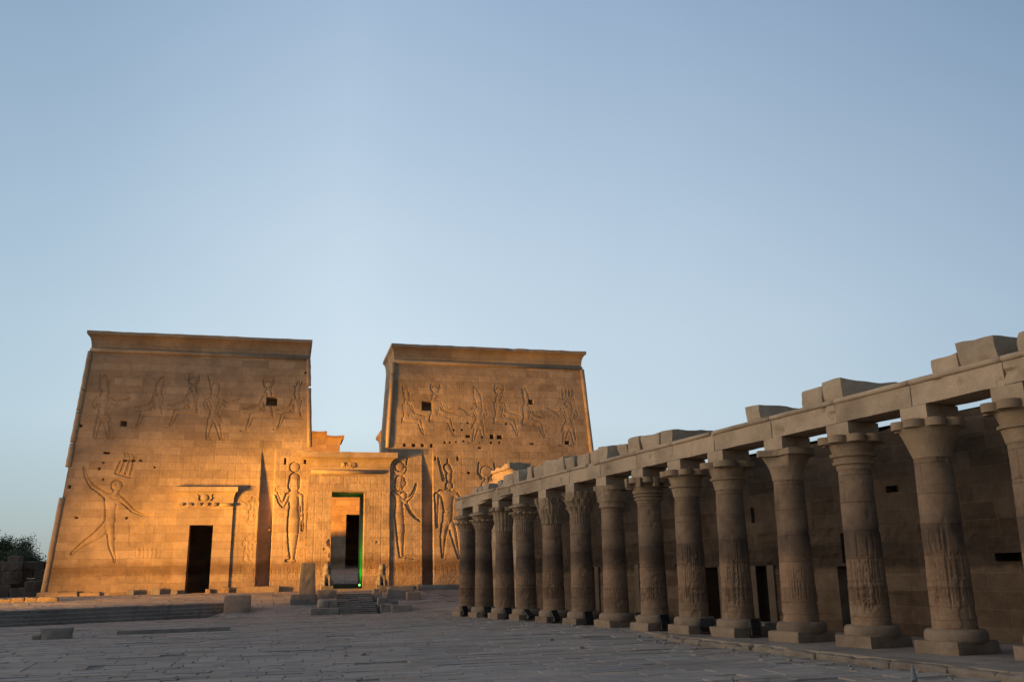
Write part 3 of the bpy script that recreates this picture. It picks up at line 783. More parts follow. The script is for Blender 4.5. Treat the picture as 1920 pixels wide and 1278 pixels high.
# side doorway frame with broken cavetto cornice (part of the left tower)
fr = MB()
pv = .15
def fbox(mb, u0, u1, z0, z1, pr, dep=.6):
    b = [PW(u0, float(vface(z0)) + pr, z0), PW(u1, float(vface(z0)) + pr, z0), PW(u1, float(vface(z0)) - dep, z0), PW(u0, float(vface(z0)) - dep, z0)]
    t = [PW(u0, float(vface(z1)) + pr, z1), PW(u1, float(vface(z1)) + pr, z1), PW(u1, float(vface(z1)) - dep, z1), PW(u0, float(vface(z1)) - dep, z1)]
    poly_box(mb, b, t)
fbox(fr, 7.05, 8.01, .8, 6.95, pv); fbox(fr, 9.60, 10.87, .8, 6.95, pv); fbox(fr, 8.01, 9.60, 5.65, 6.95, pv)
df = put("door_surround", fr, PYL, tl)
dc_ = MB()
sweep_ring(dc_, 7.07, 10.87, float(vface(7.1)) + pv, -.3, [(0.0, 6.95), (.0, 7.22), (.03, 7.5), (.08, 7.75), (.17, 7.92), (.29, 7.98), (.35, 8.0), (.36, 8.32), (.33, 8.34), (-.8, 8.35)], .5, 8, .03)
put("cavetto_cornice", dc_, PYLC, df)
md = MB()
vmo = float(vface(7.05)) + pv + .05
for (a, b) in ((9.95, 10.9),): md.tube([PW(a, vmo, 7.07), PW(b, vmo, 7.07)], .11, 10)
put("broken_roll_moulding", md, PYLC, df, smooth=True)
for u in (7.35, 7.93, 8.5, 9.03, 9.62): put("moulding_stub", MB().rock(PW(u, vmo, 7.09), (.30, .24, .22), PAX, 4, .05, .03, 4, int(u * 10)), PYLC, df)
dk = MB()
dk.ball(PW(8.9, float(vface(7.6)) + pv + .10, 7.6), (.27, .12, .27), PAX)
for sx in (-1, 1):
    dk.tube([PW(8.9 + sx * .38, float(vface(7.4)) + pv + .10, 7.36), PW(8.9 + sx * .50, float(vface(7.5)) + pv + .12, 7.5), PW(8.9 + sx * .42, float(vface(7.6)) + pv + .13, 7.66), PW(8.9 + sx * .55, float(vface(7.8)) + pv + .18, 7.82)], [.05, .06, .06, .04], 8)
put("carved_sun_disc", dk, PYLC, df, smooth=True)
for m_, nm in ((13.2, "niche_sill"),):
    mb = MB().rock(PW(13.2, .95, 1.1), (2.3, .6, .55), PAX, 6, .04, .02, 2, 3); put("plinth_block", mb, PYLC, tl)

# ------------------------------------------------------------------ the gateway between the towers
gw = empty("temple_gateway", PW(19.05, 0, .8), P_ANG)
tag(gw, "carved gateway with overhanging cornice and green lit doorway between the pylon towers", "gateway")
GD = (17.83, 20.25, 1.08, 8.02)
def carve_gate(H, ug, zg):
    for a, b, sd in ((16.1, 17.7, 51), (20.4, 22.0, 52)): H += glyphs(ug, zg, a, b, 2.8, 8.2, .016, sd, .2, .26, .55)
    H += glyphs(ug, zg, 16.2, 22, 8.3, 9.35, .014, 53, .2, .3, .5)
    dado(H, ug, zg, 16.05, 22.05, 55)
    punch(H, ug, zg, [(17.4, 3.9, .16, .14), (21.2, 4.35, .16, .16)], .06)
    # the worn left jamb
    for j, z in enumerate(zg):
        if 1.0 < z < 4.6:
            w = .12 + .10 * math.sin(z * 3.1) + .08 * math.sin(z * 7.7)
            H[j, (ug > GD[0] - max(w, 0)) & (ug < GD[0])] -= .18
W, F = facade(lambda z: 16.05, lambda z: 22.1, .5, 9.65, carve_gate, hole=GD, dv=.16)
gb = MB()
def gbox(u0, u1, z0, z1):
    b = [PW(u0, float(vface(z0)) + .1, z0), PW(u1, float(vface(z0)) + .1, z0), PW(u1, -4.6, z0), PW(u0, -4.6, z0)]
    t = [PW(u0, float(vface(z1)) + .1, z1), PW(u1, float(vface(z1)) + .1, z1), PW(u1, -4.6, z1), PW(u0, -4.6, z1)]
    poly_box(gb, b, t)
gbox(16.06, GD[0] - .005, .5, 9.64); gbox(GD[1] + .005, 22.09, .5, 9.64); gbox(GD[0] - .005, GD[1] + .005, GD[3] + .005, 9.64)
def strip(a, b):
    gb.add([PW(*a[0]), PW(*a[1]), PW(*b[1]), PW(*b[0])], [(0, 1, 2, 3)])
for u in (16.05, 22.1):
    strip(((u, float(vface(.5)) + .16, .5), (u, float(vface(9.65)) + .16, 9.65)), ((u, 0, .5), (u, -.9, 9.65)))
for u in (GD[0], GD[1]):
    strip(((u, float(vface(GD[2])) + .16, GD[2]), (u, float(vface(GD[3])) + .16, GD[3])), ((u, .3, GD[2]), (u, -.1, GD[3])))
strip(((GD[0], float(vface(GD[3])) + .16, GD[3]), (GD[1], float(vface(GD[3])) + .16, GD[3])), ((GD[0], -.1, GD[3]), (GD[1], -.1, GD[3])))
allV = np.concatenate([W, gb.verts()])
Fq = np.concatenate([F, np.array([[i + len(W) for i in f] for f in gb.F if len(f) == 4])])
put("wall", (allV, Fq), PYL, gw)
gc = MB()
vg = float(vface(9.8)) + .16
sweep_ring(gc, 16.05, 22.1, vg, -3.5, [(0.0, 9.64), (.0, 9.9), (.03, 10.05), (.10, 10.25), (.26, 10.42), (.50, 10.52), (.62, 10.54), (.64, 10.93), (.60, 10.95), (-1.0, 10.96)], .6, 21, .035)
gc.add([PW(16.0, -.9, 10.9), PW(22.1, -.9, 10.9), PW(22.1, -4.6, 10.9), PW(16.0, -4.6, 10.9)], [(0, 1, 2, 3)])
gco = put("cavetto_cornice", gc, PYLC, gw)
for dx, r in ((-.38, .17), (0, .27), (.35, .2)):
    put("worn_disc_fragment", MB().rock(PW(19.0 + dx, vg + .06, 10.0), (r * 1.8, .18, .42), PAX, 5, .1, .06, 4, int(90 + dx * 10)), PYLC, gco)
gm = MB()
vm = float(vface(9.5)) + .16 + .06
gm.tube([PW(16.25, vm, 9.5), PW(21.55, vm, 9.5)], .15, 12)
put("roll_moulding", gm, PYLC, gw, smooth=True)

# green lamp at the foot of the right jamb, inside the passage
gl = empty("green_lamp", PW(20.02, .1, 1.1), P_ANG)
tag(gl, "small lamp glowing green at the foot of the gateway's right jamb", "lamp")
mb = MB().box(PW(20.02, .1, 1.16), (.26, .2, .12), PAX); put("housing", mb, BLACK, gl)
mb = MB().ball(PW(20.02, .16, 1.32), (.07, .06, .08), PAX)
put("glowing_lens", mb, plain("green_glow", (.1, .6, .15), emit=(.25, 1.0, .3), es=2.2), gl, smooth=True)
gld = bpy.data.lights.new("green_light", 'SPOT'); gld.energy = 420; gld.color = (.01, 1.0, .05); gld.shadow_soft_size = .08; gld.spot_size = math.radians(110); gld.spot_blend = .9
glo = bpy.data.objects.new("green_light", gld); COL.objects.link(glo); glo.parent = gl; glo.location = (-1.5, 2.0, .3); glo.rotation_euler = (math.radians(180), math.radians(40), 0)

# ------------------------------------------------------------------ second pylon seen through and above the gateway
def put_second():
    r = empty("inner_pylon", PW(22, -32, 1.5), P_ANG)
    tag(r, "inner pylon seen through the gateway and over its roof, floodlit orange", "temple tower")
    b = MB()
    def blk(u0, u1, z0, z1, v0=-32, v1=-37, bat=.5):
        poly_box(b, [PW(u0, v0 + bat, z0), PW(u1, v0 + bat, z0), PW(u1, v1, z0), PW(u0, v1, z0)], [PW(u0, v0, z1), PW(u1, v0, z1), PW(u1, v1, z1), PW(u0, v1, z1)])
    blk(8, 20.05, 0, 16.0, bat=0); blk(24.9, 36, 0, 16.2, bat=0)
    blk(20.05, 20.98, 0, 11.6, bat=-.01); blk(23.9, 24.9, 0, 11.6, bat=.0); blk(20.98, 23.9, 8.4, 11.6, bat=.0)
    A = [PW(20.98, -33, 1), PW(23.9, -33, 1), PW(23.9, -33, 8.4), PW(20.98, -33, 8.4)]; B = [x - 9 * PN for x in A]
    b.add(A + B, [(0, 4, 5, 1), (1, 5, 6, 2), (2, 6, 7, 3), (3, 7, 4, 0), (4, 7, 6, 5)])
    put("wall", b, PYL, r)
    c = MB()
    pr = lambda z: [(0.0, z - .05), (.04, z + .4), (.12, z + .75), (.28, z + .98), (.5, z + 1.08), (.56, z + 1.1), (.57, z + 1.4), (-.8, z + 1.4)]
    sweep_ring(c, 8, 18.6, -32, -37, pr(16.0), .8, 31, .06, left=False, rightside=False)
    sweep_ring(c, 18.6, 20.05, -32, -37, pr(15.6), .6, 32, .10, left=False)
    sweep_ring(c, 24.9, 36, -32, -37, pr(16.2), .8, 33, .06, rightside=False)
    put("cornice", c, PYLC, r)
    d = MB()
    poly_box(d, [PW(20.98, -32.6, 2.8), PW(23.9, -32.6, 2.8), PW(23.9, -32.9, 2.8), PW(20.98, -32.9, 2.8)], [PW(20.98, -32.6, 2.9), PW(23.9, -32.6, 2.9), PW(23.9, -32.9, 2.9), PW(20.98, -32.9, 2.9)])
    put("door_sill", d, GREY, r)
    return r
put_second()
mb = MB()
poly_box(mb, [PW(16, -5, .2), PW(26, -5, .2), PW(26, -33, .2), PW(16, -33, .2)], [PW(16, -5, 1.35), PW(26, -5, 1.35), PW(26, -33, 2.75), PW(16, -33, 2.75)])
o = put("inner_court_floor", mb, PAVE2, None); tag(o, kind="structure")
mb = MB(); poly_box(mb, [PW(16.2, -3.9, .2), PW(22, -3.9, .2), PW(22, .9, .2), PW(16.2, .9, .2)], [PW(16.2, -3.9, 1.07), PW(22, -3.9, 1.07), PW(22, .9, 1.07), PW(16.2, .9, 1.07)])
o = put("gateway_floor", mb, PAVE2, None); tag(o, kind="structure")
mb = MB().tube([PW(19.35, -7, 1.4), PW(19.35, -7, 2.35)], .035, 8)
o = put("marker_post", mb, plain("white_post_paint", (.6, .6, .58)), None); tag(o, "thin white post standing on the floor inside the gateway", "post")

# ------------------------------------------------------------------ floodlights (to the left of the picture, on the forecourt)
LENS = plain("sodium_lens", (1.0, .6, .2), emit=(1.0, .5, .12), es=4.0)
def lit_floodlight(label, u, v, z, target, power, size, blend, col=(1.0, .475, .075), group=None):
    L = PW(u, v, z); T = np.array(target)
    d = (T - L) / np.linalg.norm(T - L)
    r = empty("floodlight", L - np.array([0, 0, z - gz_at(u, v)]), math.atan2(d[1], d[0]))
    tag(r, label, "floodlight", group)
    x = np.cross(d, [0, 0, 1.0]); x /= np.linalg.norm(x); y = np.cross(x, d)
    ax = (d, x, y)
    mb = MB().box(L - .25 * d, (.30, .46, .38), ax); put("housing", mb, BLACK, r, auto=.02)
    mb = MB().box(L - .09 * d, (.02, .40, .32), ax); put("lens", mb, LENS, r)
    mb = MB()
    for s in (-1, 1): mb.tube([L - .25 * d + s * .27 * x, L - .25 * d + s * .27 * x - np.array([0, 0, .45])], .02, 6)
    mb.tube([L - .25 * d - .27 * x - np.array([0, 0, .45]), L - .25 * d + .27 * x - np.array([0, 0, .45])], .02, 6)
    mb.tube([L - .25 * d - np.array([0, 0, .45]), L - .25 * d - np.array([0, 0, z - gz_at(u, v)])], .03, 6)
    put("bracket", mb, BLACK, r)
    ld = bpy.data.lights.new("floodlight_beam", 'SPOT')
    ld.energy = power; ld.color = col; ld.spot_size = math.radians(size); ld.spot_blend = blend; ld.shadow_soft_size = .12
    lo = bpy.data.objects.new("floodlight_beam", ld); COL.objects.link(lo)
    lo.parent = r
    ca, sa = math.cos(-r.rotation_euler.z), math.sin(-r.rotation_euler.z)
    off = L + .02 * d - np.array(r.location)
    lo.location = (off[0] * ca - off[1] * sa, off[0] * sa + off[1] * ca, off[2])
    q = Vector(d).to_track_quat('-Z', 'Y')
    lo.rotation_mode = 'QUATERNION'
    from mathutils import Quaternion
    lo.rotation_quaternion = Quaternion((0, 0, 1), -r.rotation_euler.z) @ q
    return r

def gz_at(u, v): return .9
FG = "floodlights aimed at the pylon"
lit_floodlight("floodlight on the forecourt aimed at the foot of the left tower", -11, 16.5, 1.6, PW(10.5, 0.5, 4.2), 34000, 52, .95, group=FG)
lit_floodlight("floodlight on the forecourt aimed at the gateway", -13, 16.5, 4.4, PW(17.5, 0, 6.0), 47000, 36, .95, group=FG)
lit_floodlight("floodlight on the forecourt aimed at the right tower", -12, 13.6, 4.6, PW(30, 0, 9.0), 92000, 31, .7, group=FG)
lit_floodlight("floodlight on the forecourt tilted up at the left tower's top", -12, 17.5, 1.6, PW(9, 0, 14), 9500, 48, .9, group=FG)
lit_floodlight("floodlight on the forecourt aimed at the small temple", -14, 12, 1.6, np.array([-1.0, 57.0, 7.9]), 130000, 6.5, .5, group=FG)
gz_at = lambda u, v: 1.9
lit_floodlight("floodlight in the inner court aimed up at the inner pylon", 12, -18, 2.6, PW(21, -32, 14), 36000, 46, .35, col=(1.0, .38, .03))
# ------------------------------------------------------------------ ground
def sstep(a, b, x):
    t = np.clip((x - a) / (b - a), 0, 1)
    return t * t * (3 - 2 * t)

def steps_front(u): return 15.0 - .534 * (u - .44)        # front line of the long low steps on the left
STEP_END = 11.1
STEP_N, STEP_RUN, STEP_TOP = 4, 1.7, .50

def court_z(X):
    t, n = to_tn(X)
    z = CSL * t
    z = z - .17 * sstep(-1.5, -5.5, t) * (n < 60)
    return z

def ground_z(X):
    u, v = to_uv(X)
    z = court_z(X)
    ramp_foot = np.where(u < 20, 11.0, 11.0 + (u - 20) * .35)
    k = np.clip((ramp_foot - v) / (ramp_foot - 4.5), 0, 1)
    zr = z + (0.84 - z) * k
    k2 = np.clip((4.5 - v) / 3.5, 0, 1)
    zr = np.where(v < 4.5, .84 + .14 * k2, zr)
    vt = steps_front(u) - STEP_RUN
    zl = STEP_TOP + (.98 - STEP_TOP) * np.clip((vt - v) / np.maximum(vt - 2, 1), 0, 1)
    zz = np.where((u < STEP_END) & (v < vt), np.maximum(zl, zr), np.where((u < STEP_END) & (v >= vt), z, zr))
    return zz

# one broad sheet to the horizon
gm_ = MB()
gx = np.concatenate([[-3000, -800, -250, -120], np.arange(-80, 61, 2.5), [120, 250, 800, 3000]])
gy = np.concatenate([[-3000, -300, -60], np.arange(-20, 141, 2.5), [200, 400, 900, 3000]])
GXX, GYY = np.meshgrid(gx, gy)
PG = np.stack([GXX.ravel(), GYY.ravel(), np.zeros(GXX.size)], 1)
tt, nn_ = to_tn(PG)
GZ = np.clip(CSL * tt, -.8, .5) - .45 + fbm(PG, .05, 3, 2) * .05
nx = len(gx)
F = [(j * nx + i, j * nx + i + 1, (j + 1) * nx + i + 1, (j + 1) * nx + i) for j in range(len(gy) - 1) for i in range(nx - 1)]
PG[:, 2] = GZ
o = put("ground", (PG, F), SANDM, None, loc=(0, 0, 0), smooth=True); tag(o, kind="structure")

# paved court: rows of worn slabs, each a little out of level
TINT = []
def slab(V, Fs, pts, depth, rs):
    base = len(V)
    g_ = 1 + rs.normal(0, .055); w_ = rs.normal(0, .025)
    TINT.extend([(g_ + w_, g_, g_ - w_, 1.0)] * (3 * len(pts)))
    c = np.mean(pts, 0)
    tilt = rs.uniform(-.006, .006, 2); lift = rs.normal(0, .0055)
    ch = rs.uniform(.006, .02)
    top = []
    n = len(pts)
    for p in pts:
        d = c - p; L = np.linalg.norm(d[:2])
        q = p + d * (ch / max(L, .1))
        q = q.copy(); q[2] = p[2] + lift + tilt[0] * (p[0] - c[0]) + tilt[1] * (p[1] - c[1])
        top.append(q)
    mid = []
    for p, q in zip(pts, top):
        m = p + (q - p) * .25; m = m.copy(); m[2] = q[2] - rs.uniform(.004, .010); mid.append(m)
    bot = []
    for p, q in zip(pts, top):
        m = p.copy(); m[2] = q[2] - depth; bot.append(m)
    V.extend(top); V.extend(mid); V.extend(bot)
    Fs.append(tuple(base + i for i in range(n)))
    for a in (0, n):
        for i in range(n):
            j = (i + 1) % n
            Fs.append((base + a + n + i, base + a + n + j, base + a + j, base + a + i))

rs = np.random.RandomState(77)
V = []; Fs = []
v = .55
row = 0
while v < 66.0:
    rd = rs.uniform(.30, .66)
    u = -13.0 - rs.uniform(0, 1.5)
    while u < 31:
        L = rs.lognormal(-.25, .45)
        j = lambda: rs.uniform(-.03, .03)
        vs = [(u + .006 + j(), v + .006 + j() * .6), (u + L - .006 + j(), v + .006 + j() * .6), (u + L - .006 + j(), v + rd - .006 + j() * .6), (u + .006 + j(), v + rd - .006 + j() * .6)]
        P4 = [PO + a * PE + b * PN for a, b in vs]
        cc = np.mean(P4, 0)[None]
        tq, nq = to_tn(cc)
        uu_, vv_ = u + L / 2, v + rd / 2
        ok = nq[0] < 3.2 and cc[0][1] > 2
        if tq[0] < -4.0 and nq[0] > (-.55 + (tq[0] + 4) * .10) - .3: ok = False     # left free for the raised walk under the colonnade
        vt = steps_front(uu_)
        if uu_ < STEP_END and vt - STEP_RUN - .2 < vv_ < vt + .15: ok = False
        if 17.9 < uu_ < 20.4 and 6.3 < vv_ < 11.2: ok = False
        if 17.3 < uu_ < 22 and vv_ < .9: ok = False
        if rs.rand() < .012: ok = False
        if ok:
            A = np.array(P4); A[:, 2] = ground_z(A)
            slab(V, Fs, [A[0], A[3], A[2], A[1]] if False else [A[0], A[1], A[2], A[3]], .22, rs)
        u += L
    v += rd
    row += 1
Varr = np.array(V)
Fs = [f[::-1] for f in Fs]
o = put("courtyard_paving", (Varr, Fs), PAVE, None, loc=(0, 30, 0), ang=P_ANG); tag(o, kind="structure")
ca_ = o.data.color_attributes.new('slab_tint', 'FLOAT_COLOR', 'POINT')
ca_.data.foreach_set('color', np.array(TINT, np.float32).ravel())
# bedding under the paving
gu = np.arange(-14, 31.1, 1.0); gv = np.arange(.4, 68, 1.0)
UU, VVg = np.meshgrid(gu, gv)
BP = PO + UU.ravel()[:, None] * PE + VVg.ravel()[:, None] * PN
bz = ground_z(BP) - .03 + fbm(BP, .9, 8, 2) * .022
uu2, vv2 = to_uv(BP)
bz = np.where((uu2 < STEP_END + 1.2) & (np.abs(vv2 - (steps_front(uu2) - STEP_RUN / 2)) < 2.0), np.minimum(bz, court_z(BP) - .1), bz)
bz = np.where((uu2 > 16.9) & (uu2 < 21.4) & (vv2 > 4.8) & (vv2 < 12.5), bz - .45, bz)
BP[:, 2] = bz
nw = len(gu)
F = [(j * nw + i, (j + 1) * nw + i, (j + 1) * nw + i + 1, j * nw + i + 1) for j in range(len(gv) - 1) for i in range(nw - 1)]
o = put("joint_sand", (BP, F), stone("joint_sand", (.21, .18, .15), (.28, .24, .20), bump=.8), None, loc=(0, 30, 0), smooth=True); tag(o, kind="structure")

# a long low kerb stone and two odd blocks lying in the court
def rockthing(name, label, cat, c, size, ang=0, mat=GREY, seed=0, rnd=.05, amp=.03, group=None, taper=0, n=8, shear=0):
    ax = (np.array([math.cos(ang), math.sin(ang), 0]), np.array([-math.sin(ang), math.cos(ang), 0]), np.array([0, 0, 1.0]))
    mb = MB().rock(c, size, ax, n, rnd, amp, 2.0, seed, taper, shear)
    o = put(name, mb, mat, None, loc=(c[0], c[1], c[2] - size[2] / 2), ang=ang)
    tag(o, label, cat, group)
    return o
rockthing("paving_kerb", "long low raised kerb stone lying across the paving in front of the steps", "kerb stone", (-14.2, 38.9, -.10), (4.4, .5, .30), .35, GREY, 4, .03, .02, n=24)
rockthing("paving_kerb", "short dark kerb strip at the left edge of the paving, left of the lone block", "kerb stone", (-20.9, 35.6, -.16), (3.6, .4, .16), .25, GREY, 5, .03, .02, n=20)
rockthing("stone_block", "lone rough stone block standing in the open court below the long steps", "stone block", (-17.6, 35.9, .05), (1.05, .7, .52), .25, GREY, 6, .06, .05)
rockthing("stone_block", "small chipped stone leaning against the lone block in the court", "stone block", (-18.3, 35.75, -.06), (.34, .4, .26), .35, GREY, 7, .06, .04)

# long low steps on the left
st = MB()
for k in range(STEP_N):
    rise = (STEP_TOP + .28) / STEP_N
    us = np.arange(-14.0, STEP_END, 1.7)
    for i, a in enumerate(us):
        b = min(a + 1.7, STEP_END)
        va, vb_ = steps_front(a) - k * STEP_RUN / STEP_N, steps_front(b) - k * STEP_RUN / STEP_N
        w = 2.2 - k * STEP_RUN / STEP_N
        z1 = -.28 + rise * (k + 1) + rs.normal(0, .008)
        c0 = PW(a + .01, va + rs.normal(0, .015), z1); c1 = PW(b - .01, vb_ + rs.normal(0, .015), z1)
        c2 = PW(b - .01, vb_ - .9, z1); c3 = PW(a + .01, va - .9, z1)
        dz = np.array([0, 0, -.55])
        lo = np.array([0, 0, -.035])
        e = .03
        c0b, c1b = c0 + lo, c1 + lo
        c0t, c1t = c0 - e * PN, c1 - e * PN
        st.add([c0t, c1t, c2, c3, c0b, c1b, c0 + dz, c1 + dz, c2 + dz, c3 + dz],
               [(0, 1, 2, 3), (4, 5, 1, 0), (6, 7, 5, 4), (3, 9, 6, 4, 0), (1, 5, 7, 8, 2), (2, 8, 9, 3)])
pb = MB()
rsp = np.random.RandomState(9)
for i in range(420):
    u_, v_ = rsp.uniform(-8, 28), rsp.uniform(10, 58)
    if rsp.rand() < .45:
        t_ = rsp.uniform(-20, 16); X_ = CW(t_, np.interp(-t_, [-18, 0, 2, 6, 14, 22], [-.1, -.2, -.5, -1.1, -2.0, -2.6]) - abs(rsp.normal(0, .35)), 0); u_, v_ = to_uv(X_)
    X_ = PO + u_ * PE + v_ * PN
    X_[2] = float(ground_z(X_[None])[0])
    if u_ < STEP_END and v_ < steps_front(u_) + .3: continue
    s_ = rsp.lognormal(-4.0, .5)
    pb.rock(X_ + np.array([0, 0, s_ * .3]), (s_ * 2, s_ * 1.5, s_ * 1.1), PAX, 3, s_ * .35, s_ * .3, 9, i)
o = put("rubble", pb, GREY, None, loc=(0, 30, 0)); tag(o, "scattered chips of stone and rubble lying on the paving", "rubble", kind="stuff")
o = put("low_steps", st, stone("step_stone", (.20, .165, .135), (.27, .225, .185), bump=.8, blotch=.35), None, loc=tuple(PW(0, 14, -.3)))
tag(o, "long flight of four low stone steps across the left side of the court", "steps")
rockthing("stone_block", "big squared stone block closing the right end of the long low steps", "stone block", tuple(PW(11.95, 9.0, .33)), (1.55, 1.3, 1.28), P_ANG, GREY, 8, .035, .018, n=14)

# stairs up to the gateway
gs = MB()
NS = 11
for k in range(NS):
    z0_ = -.26 + 1.12 * k / NS; z1_ = -.26 + 1.12 * (k + 1) / NS
    vf = 11.1 - 4.7 * k / NS
    cuts = [18.0, 18.0 + rs.uniform(.6, 1.0), 18.0 + rs.uniform(1.3, 1.8), 20.3]
    for a, b in zip(cuts[:-1], cuts[1:]):
        gs.rock(PW((a + b) / 2, vf - .35 + rs.normal(0, .012), z1_ - .05 + rs.normal(0, .005)), (b - a - .01, .8 + rs.normal(0, .015), z1_ - z0_ - .004), PAX, 6, .028, .014, 3, int(k * 3 + a))
o = put("gate_stairs", gs, stone("stair_stone", (.21, .185, .16), (.28, .245, .215), bump=.7, blotch=.3), None, loc=tuple(PW(19.1, 11, -.3)))
tag(o, "stairway of eleven shallow stone steps leading up to the gateway", "stairs")

def bl(label, u, v, z, su, sv, sz, seed, rnd=.035, amp=.035, ang=0, mat=GREY, name="stone_block", cat="stone block", shear=0, taper=0, n=12):
    p = PW(u, v, z + sz / 2)
    return rockthing(name, label, cat, tuple(p), (su, sv, sz), P_ANG + ang, mat, seed, rnd, amp, None, taper, n, shear)
bl("topmost worn block left of the gate stairs, below the left lion statue", 17.35, 7.6, .62, 1.15, .9, .50, 11)
bl("dark broken block in the middle left of the gate stairs", 17.1, 9.0, .10, .65, 1.0, .48, 12, .12, .09)
bl("squared block in the middle beside the left edge of the gate stairs", 17.7, 9.1, .08, .52, .8, .5, 13)
bl("long flat block at the foot of the gate stairs on the left", 17.1, 10.6, -.3, 1.7, .9, .42, 14)
bl("upright block below the right lion statue", 20.65, 7.0, .35, .55, .8, .78, 15)
bl("wide pale ashlar block right of the gate stairs, behind the smaller one", 22.25, 6.4, .2, 1.75, .9, 1.06, 16, .05, .04)
bl("short block in front of the wide pale ashlar, right of the stairs", 22.95, 7.3, .15, .85, .7, .72, 17)
bl("flat slab lying on top of the blocks right of the stairs", 22.6, 5.6, 1.05, 1.6, .9, .22, 171, .05, .04)
bl("squared block halfway down the right edge of the gate stairs", 20.75, 9.2, .05, .62, .8, .56, 18)
bl("rounded fallen column fragment beside the gate stairs", 21.35, 9.3, .05, .9, .5, .42, 19, .18, .05, .5)
bl("pale block at the foot of the gate stairs on the right", 20.85, 10.6, -.28, .72, .8, .55, 20)
bl("long low block at the right foot of the gate stairs", 21.75, 10.9, -.3, 1.2, .8, .52, 21)
bl("small upright stone by the right tower's foot", 24.0, 3.4, .8, .3, .3, .55, 22)
bl("low kerb block along the right tower's foot", 25.9, 2.2, .75, 3.6, .5, .5, 23, .05, .03, n=16)
for i, (u, s, lab) in enumerate(((4.6, .42, "small squared stone at the left tower's foot, third from the side doorway"), (6.2, .5, "dark rounded stone at the left tower's foot, second from the side doorway"), (7.4, .36, "small pale stone at the left tower's foot nearest the side doorway"))):
    bl(lab, u, 1.15, .88, s * 1.1, .4, s, 30 + i)

# obelisk stump, left of the gate stairs
ob = empty("obelisk_stump", PW(16.15, 7.1, .5), P_ANG)
tag(ob, "tapering broken obelisk stump on a low plinth left of the gate stairs", "obelisk")
mb = MB().rock(PW(16.12, 7.1, 1.83), (1.08, 1.0, 2.05), PAX, 12, .05, .025, 2.5, 41, .17); put("shaft", mb, GRANITE, ob)
mb = MB().rock(PW(15.95, 7.1, .5), (1.7, 1.5, .8), PAX, 9, .05, .03, 2.5, 42); put("plinth", mb, GRANITE, ob)

# two lion statues flanking the top of the stairs
def lion(label, u, v, z0, s, worn):
    r = empty("lion_statue", PW(u, v, z0), P_ANG)
    tag(r, label, "statue", "lion statues flanking the gate stairs")
    mb = MB().rock(PW(u, v, z0 + .16 * s), (.72 * s, 1.0 * s, .32 * s), PAX, 7, .04, .02, 3, 50); put("plinth", mb, GRANITE, r)
    b = MB()
    def P(a, c, h): return PW(u + a * s, v + c * s, z0 + (.3 + h) * s)
    b.ball(P(0, -.12, .30), np.array([.28, .34, .32]) * s, PAX)        # haunches
    b.ball(P(0, .06, .62), np.array([.25, .24, .42]) * s, PAX)         # chest
    b.ball(P(0, .12, 1.02), np.array([.25, .22, .27]) * s, PAX)        # mane
    b.ball(P(0, .20, 1.13), np.array([.16, .17, .18]) * s, PAX)        # head
    b.ball(P(0, .34, 1.06), np.array([.09, .10, .08]) * s, PAX)        # muzzle
    for sx in (-1, 1):
        b.ball(P(sx * .15, .14, 1.28), np.array([.05, .04, .06]) * s, PAX)
        b.tube([P(sx * .14, .20, .62), P(sx * .15, .28, .30), P(sx * .15, .28, .05)], [.10 * s, .085 * s, .08 * s], 10)
        b.ball(P(sx * .15, .36, .05), np.array([.09, .14, .06]) * s, PAX)
        b.ball(P(sx * .26, -.05, .18), np.array([.12, .28, .18]) * s, PAX)
        b.ball(P(sx * .30, .20, .05), np.array([.08, .16, .06]) * s, PAX)
    b.tube([P(0, -.42, .1), P(.25, -.45, .08), P(.36, -.25, .1)], .05 * s, 8)
    o = put("body", b, GRANITE, r, smooth=True)
    m = o.modifiers.new("remesh", 'REMESH'); m.mode = 'VOXEL'; m.voxel_size = .035; m.use_smooth_shade = True
    m2 = o.modifiers.new("smooth", 'SMOOTH'); m2.iterations = 4 + worn
    return r
lion("worn seated granite lion left of the gateway door", 17.5, 4.2, 1.0, 1.14, 3)
lion("seated granite lion right of the gateway door", 21.25, 3.9, .97, 1.10, 0)

# low broken terrace wall on the far left, catching the floodlight
tw = empty("terrace_wall", PW(-3.0, 6.1, .4), P_ANG)
tag(tw, "low broken wall of big stones on the terrace, lit orange at the left edge", "wall")
uu = -7.5
k = 0
while uu < .6:
    L = rs.uniform(.7, 1.3)
    mb = MB().rock(PW(uu + L / 2, 6.1 + rs.normal(0, .04), .66), (L - .03, .7, .72 + rs.normal(0, .05)), PAX, 7, .06, .05, 2.2, 70 + k); put("wall_stone", mb, PLINM, tw)
    uu += L; k += 1

